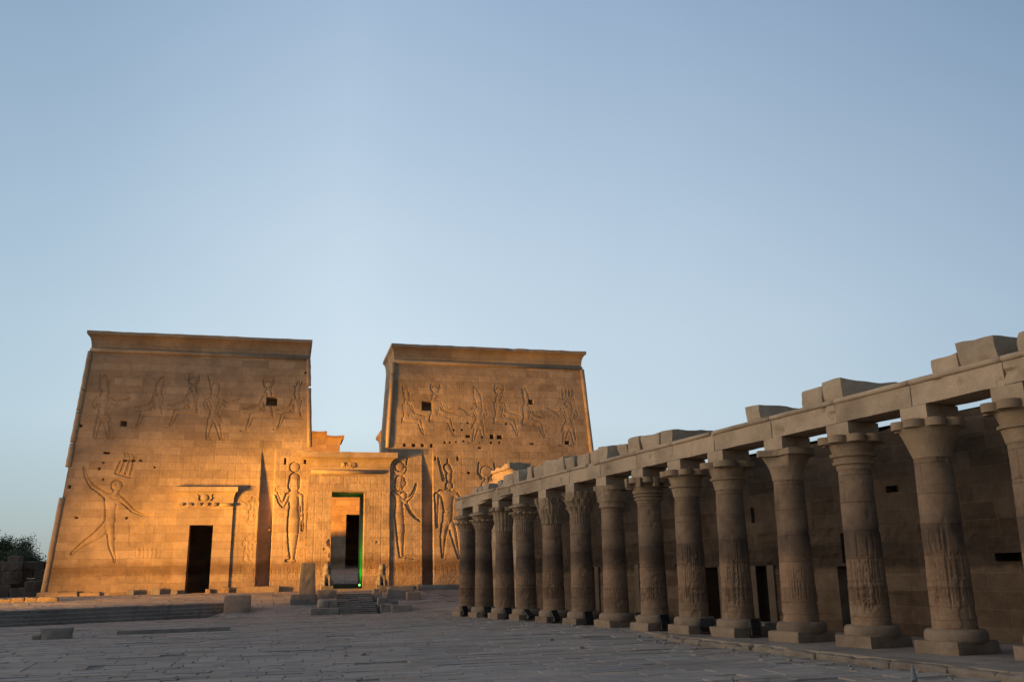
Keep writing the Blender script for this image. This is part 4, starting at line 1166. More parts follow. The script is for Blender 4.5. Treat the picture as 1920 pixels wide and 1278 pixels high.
# ruined wall on the far left, behind the terrace
rw = empty("ruined_wall", PW(-8, -12, 0), P_ANG)
tag(rw, "dark ruined enclosure wall of stacked blocks left of the pylon", "wall")
wmb = MB()
for rr_ in range(5):
    uu = -24.0
    while uu < -2.6:
        L = rs.uniform(.9, 1.7)
        if rr_ < 4 or uu > -10:
            wmb.rock(PW(uu + L / 2, -12.3, .55 + rr_ * .66 + (.0)), (L - .02, 1.0, .65), PAX, 5, .05, .04, 2, int(100 + uu * 7 + rr_))
        uu += L
put("wall", wmb, RUIN, rw)
for i, (u, v, z, a, b_, c_) in enumerate(((-6.5, -10.6, 0.6, 1.3, 1.0, 1.2), (-5.2, -10.2, .6, 1.1, .9, .9), (-5.9, -10.7, 1.75, 1.2, 1.0, 1.0), (-6.1, -11.2, 2.75, 1.3, 1.0, .75), (-6.0, -11.5, 3.45, .95, .8, .5), (-4.3, -10.0, .6, .9, .9, 1.4), (-7.7, -10.3, .6, 1.2, 1.0, .8))):
    labs = ["biggest block low in the ruin pile left of the pylon", "low squat block at the front of the ruin pile", "middle block stacked in the ruin pile", "wide block near the top of the ruin pile", "topmost small block of the ruin pile against the tree", "tall upright block at the right end of the ruin pile", "low block at the far left of the ruin pile"]
    bl(labs[i], u, v, z, a, b_, c_, 130 + i, .07, .06, rs.uniform(-.2, .2), RUIN)

# tree behind the ruined wall
def tree(base, height, crown_r, seed, label):
    rs2 = np.random.RandomState(seed)
    r = empty("acacia_tree", base)
    tag(r, label, "tree")
    tk = MB()
    base = np.array(base, float)
    tips = []
    tk.tube([base, base + [.1, 0, height * .2], base + [.0, .1, height * .42]], [.28, .22, .17], 9)
    for k in range(11):
        a = rs2.uniform(0, 6.28); sp_ = rs2.uniform(.45, 1.0) * crown_r
        p0 = base + [0, 0, height * rs2.uniform(.3, .42)]
        p2 = base + [math.cos(a) * sp_, math.sin(a) * sp_ * .8, height * rs2.uniform(.55, .9)]
        p1 = (p0 + p2) / 2 + rs2.normal(0, .2, 3)
        tk.tube([p0, p1, p2], [.1, .06, .03], 6)
        tips.append(p2)
        for q in range(3):
            p3 = p2 + rs2.normal(0, .5, 3) * [crown_r * .4, crown_r * .4, .7]
            tk.tube([p1 * .3 + p2 * .7, p3], [.03, .012], 5); tips.append(p3)
    put("trunk", tk, plain("tree_bark", (.06, .05, .04), rough=.95), r, smooth=True)
    tips = np.array(tips)
    N = 26000
    idx = rs2.randint(0, len(tips), N)
    c = tips[idx] + rs2.normal(0, 1, (N, 3)) * [.42, .42, .30]
    c += rs2.normal(0, 1, (N, 3)) * .16
    keep = c[:, 2] > base[2] + height * .22
    c = c[keep]; N = len(c)
    d1 = rs2.normal(0, 1, (N, 3)); d1 /= np.linalg.norm(d1, axis=1, keepdims=True)
    d2 = np.cross(d1, rs2.normal(0, 1, (N, 3))); d2 /= np.linalg.norm(d2, axis=1, keepdims=True)
    ln = rs2.uniform(.07, .17, (N, 1)); wd = rs2.uniform(.025, .055, (N, 1))
    V = np.stack([c - d1 * ln, c + d2 * wd, c + d1 * ln, c - d2 * wd], 1).reshape(-1, 3)
    Fq = np.arange(4 * N).reshape(N, 4)
    put("crown", (V, Fq), leaf, r)
    return r
q = NT("tree_leaf")
tc = q.n("ShaderNodeTexCoord")
q.l(q.mix(q.ramp(q.noise(tc.outputs['Object'], 1.3, 3), [(.35, (0, 0, 0)), (.65, (1, 1, 1))]), (.045, .065, .028), (.08, .105, .045)), q.b.inputs['Base Color'])
q.b.inputs['Roughness'].default_value = .7
leaf = q.m
tb = PW(-10.2, -27.5, 0)
tree(tb, 6.0, 2.9, 3, "bushy dark green tree behind the ruined wall left of the pylon")

# ------------------------------------------------------------------ small temple end showing over the colonnade
ts_ = empty("small_temple", (1.3, 57.2, 0), C_ANG)
tag(ts_, "small broken temple with overhanging cornice between colonnade and right tower", "temple")
TA = (CD, CN, np.array([0, 0, 1.0]))
cor_n = np.array([.05, 54.9, 0.0])
def TW(t, n, z): return cor_n + t * CD + n * CN + np.array([0, 0, z])
tb_ = MB()
poly_box(tb_, [TW(0, 0, -.3), TW(5.2, 0, -.3), TW(5.2, 5, -.3), TW(0, 5, -.3)], [TW(.1, .08, 6.4), TW(5.2, .08, 6.4), TW(5.2, 5, 6.4), TW(.1, 5, 6.4)])
poly_box(tb_, [TW(.1, .08, 6.4), TW(5.2, .08, 6.4), TW(5.2, .85, 6.4), TW(.1, .85, 6.4)], [TW(.1, .08, 7.75), TW(4.4, .08, 7.75), TW(4.4, .8, 7.75), TW(.1, .8, 7.75)])
put("wall", tb_, PYL, ts_)
tcn = MB()
V = []; prof = [(0, 7.5), (.03, 7.75), (.12, 8.0), (.28, 8.15), (.42, 8.2), (.44, 8.5), (.38, 8.52), (-.65, 8.5)]
st_ = [0.0, .35, .7, 1.1, 1.7, 2.3, 2.8, 3.2, 3.7]
for i, t in enumerate(st_):
    ch = [0, .02, 0, .05, .12, .05, .16, .1, .25][i]
    for j, (o_, z) in enumerate(prof):
        V.append(TW(t, .08 - max(o_ - (ch if j > 2 else 0), -1), z - (ch * 1.2 if j > 4 else 0)))
kf = len(prof)
F = [(i * kf + j, i * kf + j + 1, (i + 1) * kf + j + 1, (i + 1) * kf + j) for i in range(len(st_) - 1) for j in range(kf - 1)]
F.append(tuple(range(kf))[::-1]); F.append(tuple((len(st_) - 1) * kf + j for j in range(kf)))
tcn.add(V, F)
put("cornice", tcn, PYLC, ts_)
tr_ = MB().rock(TW(.55, .62, 8.1), (1.0, 1.0, .95), TA, 7, .06, .06, 2, 9); put("broken_course", tr_, BLOCK, ts_)

# ------------------------------------------------------------------ colonnade
T_COL = [15.896, 13.533, 10.811, 8.287, 5.389, 2.688, 0.0, -2.704, -5.107, -7.465, -10.268, -12.878, -15.408, -17.95, -20.5]
PL_T, PL_N = 1.22, 1.36                    # plinth length along and across the row
def lobes(th, n, c, a, ph=0.0):
    d = (np.mod(th - ph + math.pi / n, 2 * math.pi / n) - math.pi / n)
    s = np.clip(a * a - (c * np.sin(d)) ** 2, 0.0004, None)
    return c * np.cos(d) + np.sqrt(s)

def cap_radius(kind, s, th, R0, rs):
    """radius of a capital at height s (0..1) and angle th"""
    bell = R0 + .38 * s ** 2.3
    if kind == 'bell':
        r = R0 + .02 + .40 * s ** 2.0
        r = np.where(s > .80, R0 + .40, r) * np.ones_like(th)
        return r
    if kind in ('lobes8', 'lobes8ring', 'lobes4ring', 'lobes8double', 'tabs', 'lobes8wide'):
        n = 4 if kind == 'lobes4ring' else 8
        c_, a_ = (.50, .36) if n == 4 else (.62, .235)
        lob = lobes(th, n, c_, a_, math.pi / 4 if n == 4 else .2)
        body = R0 + .02 + .26 * s ** 1.4
        if kind == 'lobes8wide': body = R0 + .01 + .36 * s ** 1.25
        r = body * np.ones_like(th)
        rings = {'lobes8ring': [(.34, .44)], 'lobes4ring': [(.34, .44)], 'lobes8double': [(.16, .26), (.38, .50)], 'tabs': [(.10, .18), (.24, .32), (.38, .50)]}.get(kind, [])
        for a, b in rings:
            r = r + np.where((s >= a) & (s <= b), .055, 0)
        if rings:
            r = r - np.where((s > rings[-1][1]) & (s < .75), .03, 0)
        r = np.where(s > .78, lob, r)
        return r
    if kind == 'umbel':
        lob = lobes(th, 4, .46, .37, math.pi / 4)
        q1 = np.clip(s / .46, 0, 1)
        bellr = R0 + .03 + .17 * q1 ** 1.2 + .030 * (np.abs(np.sin(11 * th)) - .4) * (np.mod(q1 * 3, 1) > .35) - .03 * (np.mod(q1 * 3, 1) < .18)
        flange = R0 + .30 + .035 * np.cos(16 * th)
        stem = R0 + .05 + .16 * np.clip((s - .54) / .26, 0, 1) ** 1.5 + .10 * (lob / .83 - .75) + .02 * np.abs(np.sin(12 * th))
        dome = lob * np.sqrt(np.clip(1 - .72 * ((s - .80) / .2) ** 2, .05, 1))
        r = np.where(s < .46, bellr, np.where(s < .545, flange, np.where(s < .79, stem, dome)))
        return r
    if kind == 'palm':
        lob = lobes(th, 8, .56, .22)
        lat = np.sin(8 * th + 9 * s) * np.sin(8 * th - 9 * s)
        r = R0 + .015 + .19 * np.clip(s, 0, 1) ** 2.4 + np.where(s < .42, .03 * lat, .030 * np.abs(np.sin(8 * th)))
        r = np.where(s > .85, lob, r)
        return r
    if kind == 'papyrus':
        r = R0 + .0 + .30 * np.clip(s - .18, 0, 1) ** .95 + .11 * np.abs(np.sin(4 * th + .4)) ** .7 * np.clip(s - .2, 0, 1) + np.where(s < .36, .055 * np.sqrt(np.abs(np.cos(7 * th))), .03 * np.abs(np.sin(12 * th)))
        r = np.where(s > .93, r - .04, r)
        return r
    if kind == 'leaf':
        tier = np.where(s < .33, 0, np.where(s < .66, 1, 2))
        fr_ = np.mod(s * 3, 1)
        r = R0 + .02 + .24 * s ** 1.1 + (.015 + .11 * fr_ ** 1.6) * np.abs(np.cos(7 * th + tier * math.pi / 2)) ** .8 - .02 * np.abs(np.cos(21 * th))
        return r
    if kind == 'broken':
        r = R0 + .03 + .24 * s ** 1.3
        r = r + np.where((s > .05) & (s < .14), .045, 0) + np.where((s > .30) & (s < .40), .045, 0)
        r = np.where(s > .80, R0 + .28, r) * np.ones_like(th)
        # the court side has lost its outer face: a rough slanting break
        face = np.cos(th - math.radians(100))
        lim = R0 + .10 + .10 * s
        r = np.where(face > .5, np.minimum(r, lim / np.clip(face, .5, 1) * .92), r)
        return r
    return bell * np.ones_like(th)

KINDS = ['umbel', 'umbel', 'palm', 'umbel', 'papyrus', 'leaf', 'broken', 'tabs', 'lobes8ring', 'lobes4ring', 'bell', 'lobes8double', 'lobes8wide', 'lobes8ring', 'lobes8']
CLABEL = ["column at the far left end of the colonnade, capital of domed umbels over banded leaves",
          "second column from the far end, domed umbel capital with fluted neck",
          "column with tall slim palm capital and lattice pattern, third from the far end",
          "fourth column from the far end, umbel capital over bands and neck rings",
          "column with heavy squared papyrus capital over upright stems",
          "column with leafy carved capital in tiers and fluted neck",
          "column with badly broken rough capital, between leafy and stepped capitals",
          "column whose capital has square tabs above three stepped rings",
          "column with plain scalloped capital and one ring, right of the tabbed capital",
          "column with broad four lobed slab capital, beside a tilted black floodlight",
          "column with smooth bell capital whose round rim is chipped at the left",
          "column with scalloped capital above two rings, right of the chipped bell",
          "column with smooth flaring capital under an eight lobed rim, largest whole column",
          "column cut off by the right edge of the picture",
          "column outside the right edge of the view"]

def grid_surface(fr, zs, nth, c):
    th = np.linspace(0, 2 * math.pi, nth, endpoint=False)
    TH, ZZ = np.meshgrid(th, zs)
    Rr = fr(TH, ZZ)
    A = TH + C_ANG
    V = np.stack([c[0] + Rr * np.cos(A), c[1] + Rr * np.sin(A), c[2] + ZZ], -1).reshape(-1, 3)
    nz = len(zs)
    idx = np.arange(nz * nth).reshape(nz, nth)
    F = np.stack([idx[:-1], np.roll(idx[:-1], -1, 1), np.roll(idx[1:], -1, 1), idx[1:]], -1).reshape(-1, 4)
    return V, F

def column(k):
    t = T_COL[k]
    t0 = t + PL_T / 2; n0 = PL_N / 2
    base = CW(t0, n0, 0)
    r = empty("stone_column", base, C_ANG)
    tag(r, CLABEL[k], "column", "columns of the long colonnade")
    rsk = np.random.RandomState(200 + k)
    mb = MB().rock(CW(t0, n0, .085), (PL_T, PL_N, .37), CAX, 12, .04, .03, 2.5, 300 + k); put("plinth", mb, PLINM, r)
    V, F = grid_surface(lambda TH, Z: np.interp(Z, [.26, .28, .40, .47, .51, .515], [.66, .675, .675, .65, .60, .3]) + .008 * np.sin(5 * TH + k), np.array([.24, .27, .30, .36, .41, .45, .48, .505, .515]), 48, base)
    put("round_base", (V, F), PLINM, r, smooth=True)
    kind = KINDS[k]
    ztop = 4.40 if k not in (4, 2) else 4.12
    zs = np.unique(np.concatenate([np.linspace(.50, 2.45, 78), np.linspace(2.45, 3.5, 18), np.linspace(3.5, ztop, 50)]))
    nth = 150
    seed = 500 + k
    gl0 = rsk.randint(0, 6, (40, 60)); wear = rsk.uniform(.4, 1.1)
    BZ = [1.03 + rsk.uniform(-.05, .12), 1.5 + rsk.uniform(-.12, .1), 2.1 + rsk.uniform(-.35, .45)]
    ZJ = [1.0 + rsk.uniform(-.03, .05), 1.55 + rsk.uniform(-.04, .04), 2.25 + rsk.uniform(-.1, .1), 2.95 + rsk.uniform(-.1, .1), 3.65 + rsk.uniform(-.12, .1)]
    def rad(TH, Z):
        R = .488 - .070 * np.clip((Z - .5) / 3.9, 0, 1)
        P3 = np.stack([np.cos(TH).ravel() * .5, np.sin(TH).ravel() * .5, Z.ravel()], 1) + k * 3.1
        R = R + fbm(P3, 2.2, seed, 4).reshape(TH.shape) * .010
        # joints between the drums
        for zj in ZJ: R = R - .013 * (np.abs(Z - zj) < .016)
        # carved bands on the lower drums
        cx = np.floor(TH / (2 * math.pi) * 40).astype(int) % 40
        fa = TH / (2 * math.pi) * 40 - np.floor(TH / (2 * math.pi) * 40) - .5
        cz = np.clip(np.floor(Z / .16).astype(int), 0, 59)
        fb = Z / .16 - np.floor(Z / .16) - .5
        g = gl0[cx, cz]
        sign = ((g == 0) & (np.abs(fa) < .22)) | ((g == 1) & (np.abs(fa - .2 * fb) < .2)) | ((g == 2) & (np.abs(fb) < .2)) | ((g == 3) & (np.hypot(fa, fb) < .34)) | ((g == 4) & (np.abs(fa) < .25))
        band1 = (Z > BZ[0]) & (Z < BZ[1]); band2 = (Z > BZ[1] + .06) & (Z < BZ[2])
        R = R - sign * (band1 * .032 + band2 * .020) * wear
        if k in (8, 9, 11, 12):
            sc_ = vnoise(np.stack([np.cos(TH).ravel() * 14, np.sin(TH).ravel() * 14, Z.ravel() * 1.6], 1), 1.0, seed + 2).reshape(TH.shape)
            R = R - np.where(sc_ > .25, .028, 0) * ((Z > .95) & (Z < 2.75))
        # weathered, patched foot
        R = R - .022 * (fbm(P3, 3.0, seed + 7, 2).reshape(TH.shape) > .42) * (Z < 1.05)
        R = R - .018 * np.clip((fbm(P3, 2.6, seed + 13, 3).reshape(TH.shape) - .62) * 9, 0, 1)
        # neck rings and fluting on the carved columns
        if k < 5:
            zr = np.mod((Z - 3.45) / .085, 1)
            R = R + np.where((Z > 3.45) & (Z < 3.87), -.014 * (np.abs(zr - .5) < .22), 0)
        if k < 6:
            R = R + np.where(Z > 3.95, .010 * np.cos(24 * TH), 0)
        if k == 12 - 0: pass
        return R
    V, F = grid_surface(rad, zs, nth, base)
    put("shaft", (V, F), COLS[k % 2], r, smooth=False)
    # capital
    zc = np.linspace(0, 1, 64 if k < 8 else 60); z0c, z1c = ztop - .01, 5.275
    if kind == 'umbel': pass
    R0 = .422
    P_ = {}
    def crad(TH, Z):
        s = np.clip((Z - z0c) / (z1c - z0c), 0, 1)
        R = cap_radius(kind, s, TH, R0, rsk)
        R = np.where(s < .02, np.maximum(R0 + .012, .1), R)
        P3 = np.stack([(np.cos(TH) * .8).ravel(), (np.sin(TH) * .8).ravel(), Z.ravel()], 1) + k * 7.7
        nz_ = fbm(P3, 3.0, 900 + k, 3).reshape(TH.shape)
        R = R + nz_ * (.008 if k > 7 else .016)
        chipn = fbm(P3, 1.7, 950 + k, 2).reshape(TH.shape)
        top = s > .74
        R = np.where(top & (chipn > ((.62 if k < 8 else .9) if k != 6 else .2)), R - .10, R)
        if kind == 'bell':     # the chipped rim, on the court side towards the camera
            d = np.mod(TH - math.radians(108) + math.pi, 2 * math.pi) - math.pi
            bite = np.clip(1 - (d / .62) ** 2, 0, 1) ** .7 * np.clip((s - .45) / .4, 0, 1)
            R = R - bite * (.36 + .06 * nz_)
        if k in (4, 5, 6):
            d = np.mod(TH - math.radians(105) + math.pi, 2 * math.pi) - math.pi
            R = np.where((np.abs(d) < .5) & (s > .6), np.minimum(R, R0 + .16 + .05 * nz_), R)
        return R
    zz = z0c + zc * (z1c - z0c)
    zz = np.unique(np.concatenate([zz, [z0c + (z1c - z0c) * q for q in (.78, .785, .80, .805, .86, .865)]]))
    V, F = grid_surface(crad, zz, 176, base)
    nV = len(V); nth2 = 176
    V = np.concatenate([V, [[base[0], base[1], base[2] + zz[-1]]], [[base[0], base[1], base[2] + zz[0]]]])
    last = nV - nth2
    fan = [(last + i, last + (i + 1) % nth2, nV) for i in range(nth2)] + [((i + 1) % nth2, i, nV + 1) for i in range(nth2)]
    Fl = [tuple(f) for f in F] + fan
    capo = put("capital", (V, Fl), CAPM, r)
    if kind == 'tabs':
        for q_ in range(8):
            a = C_ANG + .2 + (q_ + .5) * math.pi / 4
            d = np.array([math.cos(a), math.sin(a), 0]); e = np.array([-d[1], d[0], 0])
            mb = MB().rock(base + d * .74 + np.array([0, 0, 5.10]), (.24, .17, .34), (d, e, np.array([0, 0, 1.0])), 5, .015, .006, 4, q_)
            put("square_tab", mb, CAPM, capo)
    # abacus block under the beam
    mb = MB().rock(CW(t + .207 + .40, .231 + .525, 5.445), (.80, 1.05, .36), CAX, 8, .012, .010, 3, 700 + k); put("abacus", mb, ARCH, r)
    return r
for k in range(15): column(k)

# beams from column to column
NB = len(T_COL)
def mid(k): return T_COL[k] + .607
BL = ["far end beam of the colonnade over the first and second columns", "beam with crumbling underside between the second and third columns from the far end", "beam with broken lower edge between the third and fourth columns from the far end",
      "beam between the fourth column and the squared papyrus capital", "beam from the squared papyrus capital to the leafy capital", "beam from the leafy capital to the broken capital",
      "beam from the broken capital to the tabbed capital", "beam from the tabbed capital to the scalloped one right of it", "beam from the scalloped capital to the four lobed slab capital",
      "beam from the four lobed slab capital to the chipped bell capital", "beam from the chipped bell capital to the two ringed scalloped capital", "beam from the two ringed scalloped capital to the eight lobed flaring capital",
      "beam right of the eight lobed flaring capital, running to the picture's right edge", "beam outside the right edge of the view"]
for k in range(NB - 1):
    a = mid(k) + (.75 if k == 0 else 0) - .011; b = mid(k + 1) + .011
    c = (a + b) / 2
    r = empty("stone_beam", CW(c, .756, 5.63), C_ANG)
    tag(r, BL[k], "beam", "beams of the colonnade")
    V, F = cube_grid(44, np.array([(a - b) / 2, .52, .262]))
    W = V.copy()
    P3 = V + [c, 0, 0]
    nz_ = fbm(P3, 1.8, 40 + k, 3)
    W[:, 1] += np.where(V[:, 1] < -.5, 1, 0) * (nz_ * .009 + np.clip(fbm(P3, 3.2, 70 + k, 2) - .55, 0, 1) * .16)
    W[:, 2] += np.where(V[:, 2] < -.25, 1, 0) * nz_ * .012
    if k in (1, 2):          # eaten away lower edge
        e = np.exp(-((V[:, 0] + .15) / .62) ** 4)
        low = V[:, 2] < -.10
        W[:, 2] += e * low * (.13 + .05 * nz_)
        W[:, 1] += e * low * (V[:, 1] < -.3) * (.16 + .10 * nz_)
    if k == 10:
        e = np.exp(-((V[:, 0] - .9) / .28) ** 2) * np.exp(-((V[:, 2] + .15) / .18) ** 2) * (V[:, 1] < -.5)
        W[:, 1] += e * (.05 + .12 * np.abs(nz_))
    Wd = np.array([CW(c + w[0], .231 + .525 + w[1], 5.892 + w[2]) - np.array([0, 0, CSL * 0]) for w in W])
    put("beam_block", (Wd, F), ARCH, r)
    tb2 = MB()
    pts = []; rad_ = []
    for q_ in np.linspace(a, b, 9):
        pts.append(CW(q_, .245, 6.205)); rad_.append(.072 + .003 * math.sin(q_ * 5.3) )
    gap = {5: (.60, .82), 8: (.93, 1.0), 2: (.0, .12)}.get(k)
    if gap:
        A = np.linspace(a, a + (b - a) * gap[0], 7) if gap[0] > 0 else None
        if A is not None and len(A): tb2.tube([CW(q_, .245, 6.205) for q_ in A], .072, 10)
        B = np.linspace(a + (b - a) * gap[1], b, 4)
        if gap[1] < 1: tb2.tube([CW(q_, .245, 6.205) for q_ in B], .072, 10)
    else:
        tb2.tube(pts, rad_, 10)
    put("roll_moulding", tb2, ARCH, r, smooth=True)
    mb = MB()
    poly_box(mb, [CW(a, .25, 6.145), CW(b, .25, 6.145), CW(b, 1.27, 6.145), CW(a, 1.27, 6.145)], [CW(a, .27, 6.262), CW(b, .27, 6.262), CW(b, 1.27, 6.262), CW(a, 1.27, 6.262)])
    put("top_course", mb, ARCH, r)

# what is left of the roof slabs
SLABS = [(14.89, 14.11, 6.54, 1.2), (14.03, 13.5, 6.56, 1.1), (13.42, 12.46, 6.60, 1.3), (11.39, 10.85, 6.56, 1.0), (10.77, 9.40, 6.76, 1.3), (9.38, 8.68, 6.79, 1.6), (7.82, 7.23, 6.78, 1.2), (7.05, 5.92, 6.74, 1.3),
         (5.88, 3.92, 6.86, 1.3), (3.88, 2.96, 6.74, 1.6), (2.81, 1.66, 6.72, 1.2), (1.62, .98, 6.72, 1.3), (.95, .23, 6.82, 1.9), (-.64, -1.31, 6.68, 1.2), (-1.33, -2.27, 6.76, 1.3), (-2.4, -3.53, 6.72, 1.3), (-3.56, -4.32, 6.75, 3.0),
         (-8.38, -9.1, 6.74, 3.2), (-11.01, -11.77, 6.70, 1.2), (-11.83, -12.51, 6.80, 3.4), (-15.34, -16.2, 6.62, 1.3), (-16.22, -17.21, 6.80, 3.0), (-17.66, -18.9, 6.72, 1.2)]
SL = ["first small roof stone at the far end of the colonnade", "second small roof stone from the colonnade's far end", "roof stone over the second column from the far end", "narrow low roof stone by the gap near the fourth column", "tall roof stone before the lit temple cornice", "high roof stone with dark side just right of the lit temple cornice",
      "narrow roof stone standing alone right of the lit temple cornice", "sloping roof stone over the papyrus capital", "longest roof stone, over the leafy capital", "roof stone ending the long sloping row, with a shaded end", "worn roof stone in front of the right tower's shaded foot", "small roof stone before the tower's right corner",
      "tall roof stone with a dark side standing against the sky at the tower's right corner", "worn roof stone right of the gap above the tabbed capital", "middle roof stone of the row above the tabbed capital", "rough topped roof stone right of the tabbed capital", "roof slab with long dark end above the scalloped capital",
      "lone roof slab above the chipped bell capital, seen against the sky", "smaller cracked half of the roof slab pair above the two ringed capital", "larger half of the roof slab pair above the two ringed capital, with long dark end", "lower left half of the roof slab pair at the right", "higher half of the roof slab pair near the right edge", "pale roof stone at the right edge of the picture"]
for i, (a, b, zt_, dn) in enumerate(SLABS):
    c = (a + b) / 2
    h = zt_ - 6.20
    mb = MB().rock(CW(c, .33 + dn / 2, 6.20 + h / 2), (a - b - .012, dn, h + .06), CAX, 12, .05, .075, 1.5, 800 + i, .0, [0, .12, -.1, .06][i % 4])
    o = put("roof_stone", mb, BLOCK, None, loc=tuple(CW(c, .33 + dn / 2, 6.2)), ang=C_ANG)
    tag(o, SL[i], "roof stone", "broken roof stones along the top of the colonnade")

# ------------------------------------------------------------------ back wall of the colonnade
bw = empty("back_wall", CW(0, 4.5, 0), C_ANG)
tag(bw, "long dark masonry wall with doorways behind the colonnade", "wall")
NW = 4.0; TH_W = 1.1
def wall_mesh(t0, t1, z0, z1, holes, res=.09):
    ts = list(np.arange(t0, t1 + 1e-6, res)); zs = list(np.arange(z0, z1 + 1e-6, res))
    for h in holes:
        for v in h[:2]: ts[int(np.argmin(np.abs(np.array(ts) - v)))] = v
        for v in h[2:4]: zs[int(np.argmin(np.abs(np.array(zs) - v)))] = v
    ts = np.array(ts); zs = np.array(zs)
    T, Z = np.meshgrid(ts, zs)
    P3 = np.stack([T.ravel(), np.zeros(T.size), Z.ravel()], 1)
    H = fbm(P3, .8, 61, 3).reshape(T.shape) * .025 + vnoise(P3, 6, 63).reshape(T.shape) * .008
    blk = _hash(np.floor(T / 1.05 + .5 * np.mod(np.floor(Z / .58), 2)).astype(int), np.floor(Z / .58).astype(int), np.zeros_like(T, dtype=int), 9)
    H += (blk - .5) * .05
    rough = (Z > 1.95) & (Z < 3.15)
    H += np.where(rough, np.abs(fbm(P3, 2.4, 71, 2).reshape(T.shape)) * .07, 0)
    shape = T.shape
    top = Z >= zs[-1] - 1e-6
    Zt = Z + np.where(Z > z1 - .5, fbm(P3 * [1, 0, 0], .9, 91, 2).reshape(shape) * .06, 0)
    nz, nt = shape
    front = np.array([CW(a, NW + h, z) for a, h, z in zip(T.ravel(), H.ravel(), Zt.ravel())])
    idx = np.arange(nz * nt).reshape(nz, nt)
    F = np.stack([idx[:-1, :-1], idx[1:, :-1], idx[1:, 1:], idx[:-1, 1:]], -1).reshape(-1, 4)
    tc_ = (T[:-1, :-1] + T[1:, 1:]).ravel() / 2; zc_ = (Z[:-1, :-1] + Z[1:, 1:]).ravel() / 2
    keep = np.ones(len(F), bool)
    for h in holes: keep &= ~((tc_ > h[0]) & (tc_ < h[1]) & (zc_ > h[2]) & (zc_ < h[3]))
    F = F[keep][:, ::-1]
    V = [front]; nV = len(front); FF = [tuple(f) for f in F]
    def quad(p):
        nonlocal nV
        V.append(np.array(p)); FF.append((nV, nV + 1, nV + 2, nV + 3)); nV += 4
    for h in holes:
        a, b, c, d, dep = h
        q0 = [CW(a, NW - .03, c), CW(b, NW - .03, c), CW(b, NW - .03, d), CW(a, NW - .03, d)]
        q1 = [CW(a, NW + dep, c), CW(b, NW + dep, c), CW(b, NW + dep, d), CW(a, NW + dep, d)]
        for i in range(4): quad([q0[i], q0[(i + 1) % 4], q1[(i + 1) % 4], q1[i]])
        if dep < 3.9 and dep != TH_W: quad(q1)
    quad([CW(t0, NW, z1), CW(t1, NW, z1), CW(t1, NW + TH_W, z1 - .03), CW(t0, NW + TH_W, z1 - .03)])
    quad([CW(t1, NW, z0), CW(t1, NW + TH_W, z0), CW(t1, NW + TH_W, z1 - .03), CW(t1, NW, z1)])
    quad([CW(t0, NW, z0), CW(t0, NW + TH_W, z0), CW(t0, NW + TH_W, z1 - .03), CW(t0, NW, z1)])
    # back face, in pieces round the opening that goes right through
    edges = sorted([h for h in holes if h[4] == TH_W], key=lambda h: h[0])
    cur = t0
    for h in edges:
        quad([CW(cur, NW + TH_W, z0), CW(h[0], NW + TH_W, z0), CW(h[0], NW + TH_W, z1 - .03), CW(cur, NW + TH_W, z1 - .03)])
        quad([CW(h[0], NW + TH_W, h[3]), CW(h[1], NW + TH_W, h[3]), CW(h[1], NW + TH_W, z1 - .03), CW(h[0], NW + TH_W, z1 - .03)])
        cur = h[1]
    quad([CW(cur, NW + TH_W, z0), CW(t1, NW + TH_W, z0), CW(t1, NW + TH_W, z1 - .03), CW(cur, NW + TH_W, z1 - .03)])
    return np.concatenate(V), FF
HB = [(-1.5, -.62, -.12, 2.1, 1.0), (-4.33, -3.72, -.12, 2.08, 1.0), (-8.9, -7.72, -.12, 2.0, TH_W), (-8.9, -8.0, 2.09, 3.0, 1.0), (-15.4, -13.46, 2.0, 2.2, .8), (-10.5, -10.07, 4.08, 4.26, .7), (-3.80, -3.68, 3.6, 4.15, .5), (8.2, 9.0, -.12, 2.3, 1.0), (3.4, 4.2, -.12, 2.3, 1.0)]
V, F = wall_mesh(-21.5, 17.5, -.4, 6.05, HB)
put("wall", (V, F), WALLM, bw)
for (a, b, zt_) in ((-4.33, -3.72, 2.08), (-1.5, -.62, 2.1), (8.2, 9.0, 2.3), (3.4, 4.2, 2.3)):
    mb = MB()
    poly_box(mb, [CW(b, NW - .07, -.2), CW(b + .36, NW - .07, -.2), CW(b + .36, NW + .3, -.2), CW(b, NW + .3, -.2)], [CW(b, NW - .07, zt_ + .02), CW(b + .36, NW - .07, zt_ + .02), CW(b + .36, NW + .3, zt_ + .02), CW(b, NW + .3, zt_ + .02)])
    poly_box(mb, [CW(a - .36, NW - .07, -.2), CW(a, NW - .07, -.2), CW(a, NW + .3, -.2), CW(a - .36, NW + .3, -.2)], [CW(a - .36, NW - .07, zt_ + .02), CW(a, NW - .07, zt_ + .02), CW(a, NW + .3, zt_ + .02), CW(a - .36, NW + .3, zt_ + .02)])
    df_ = put("door_frame", mb, FRAMEM, bw)
    mb = MB().rock(CW((a + b) / 2, NW - .35, .05), (b - a + .9, .7, .34), CAX, 7, .03, .02, 3, int(a * 10) % 97); put("door_step", mb, GREY, df_)

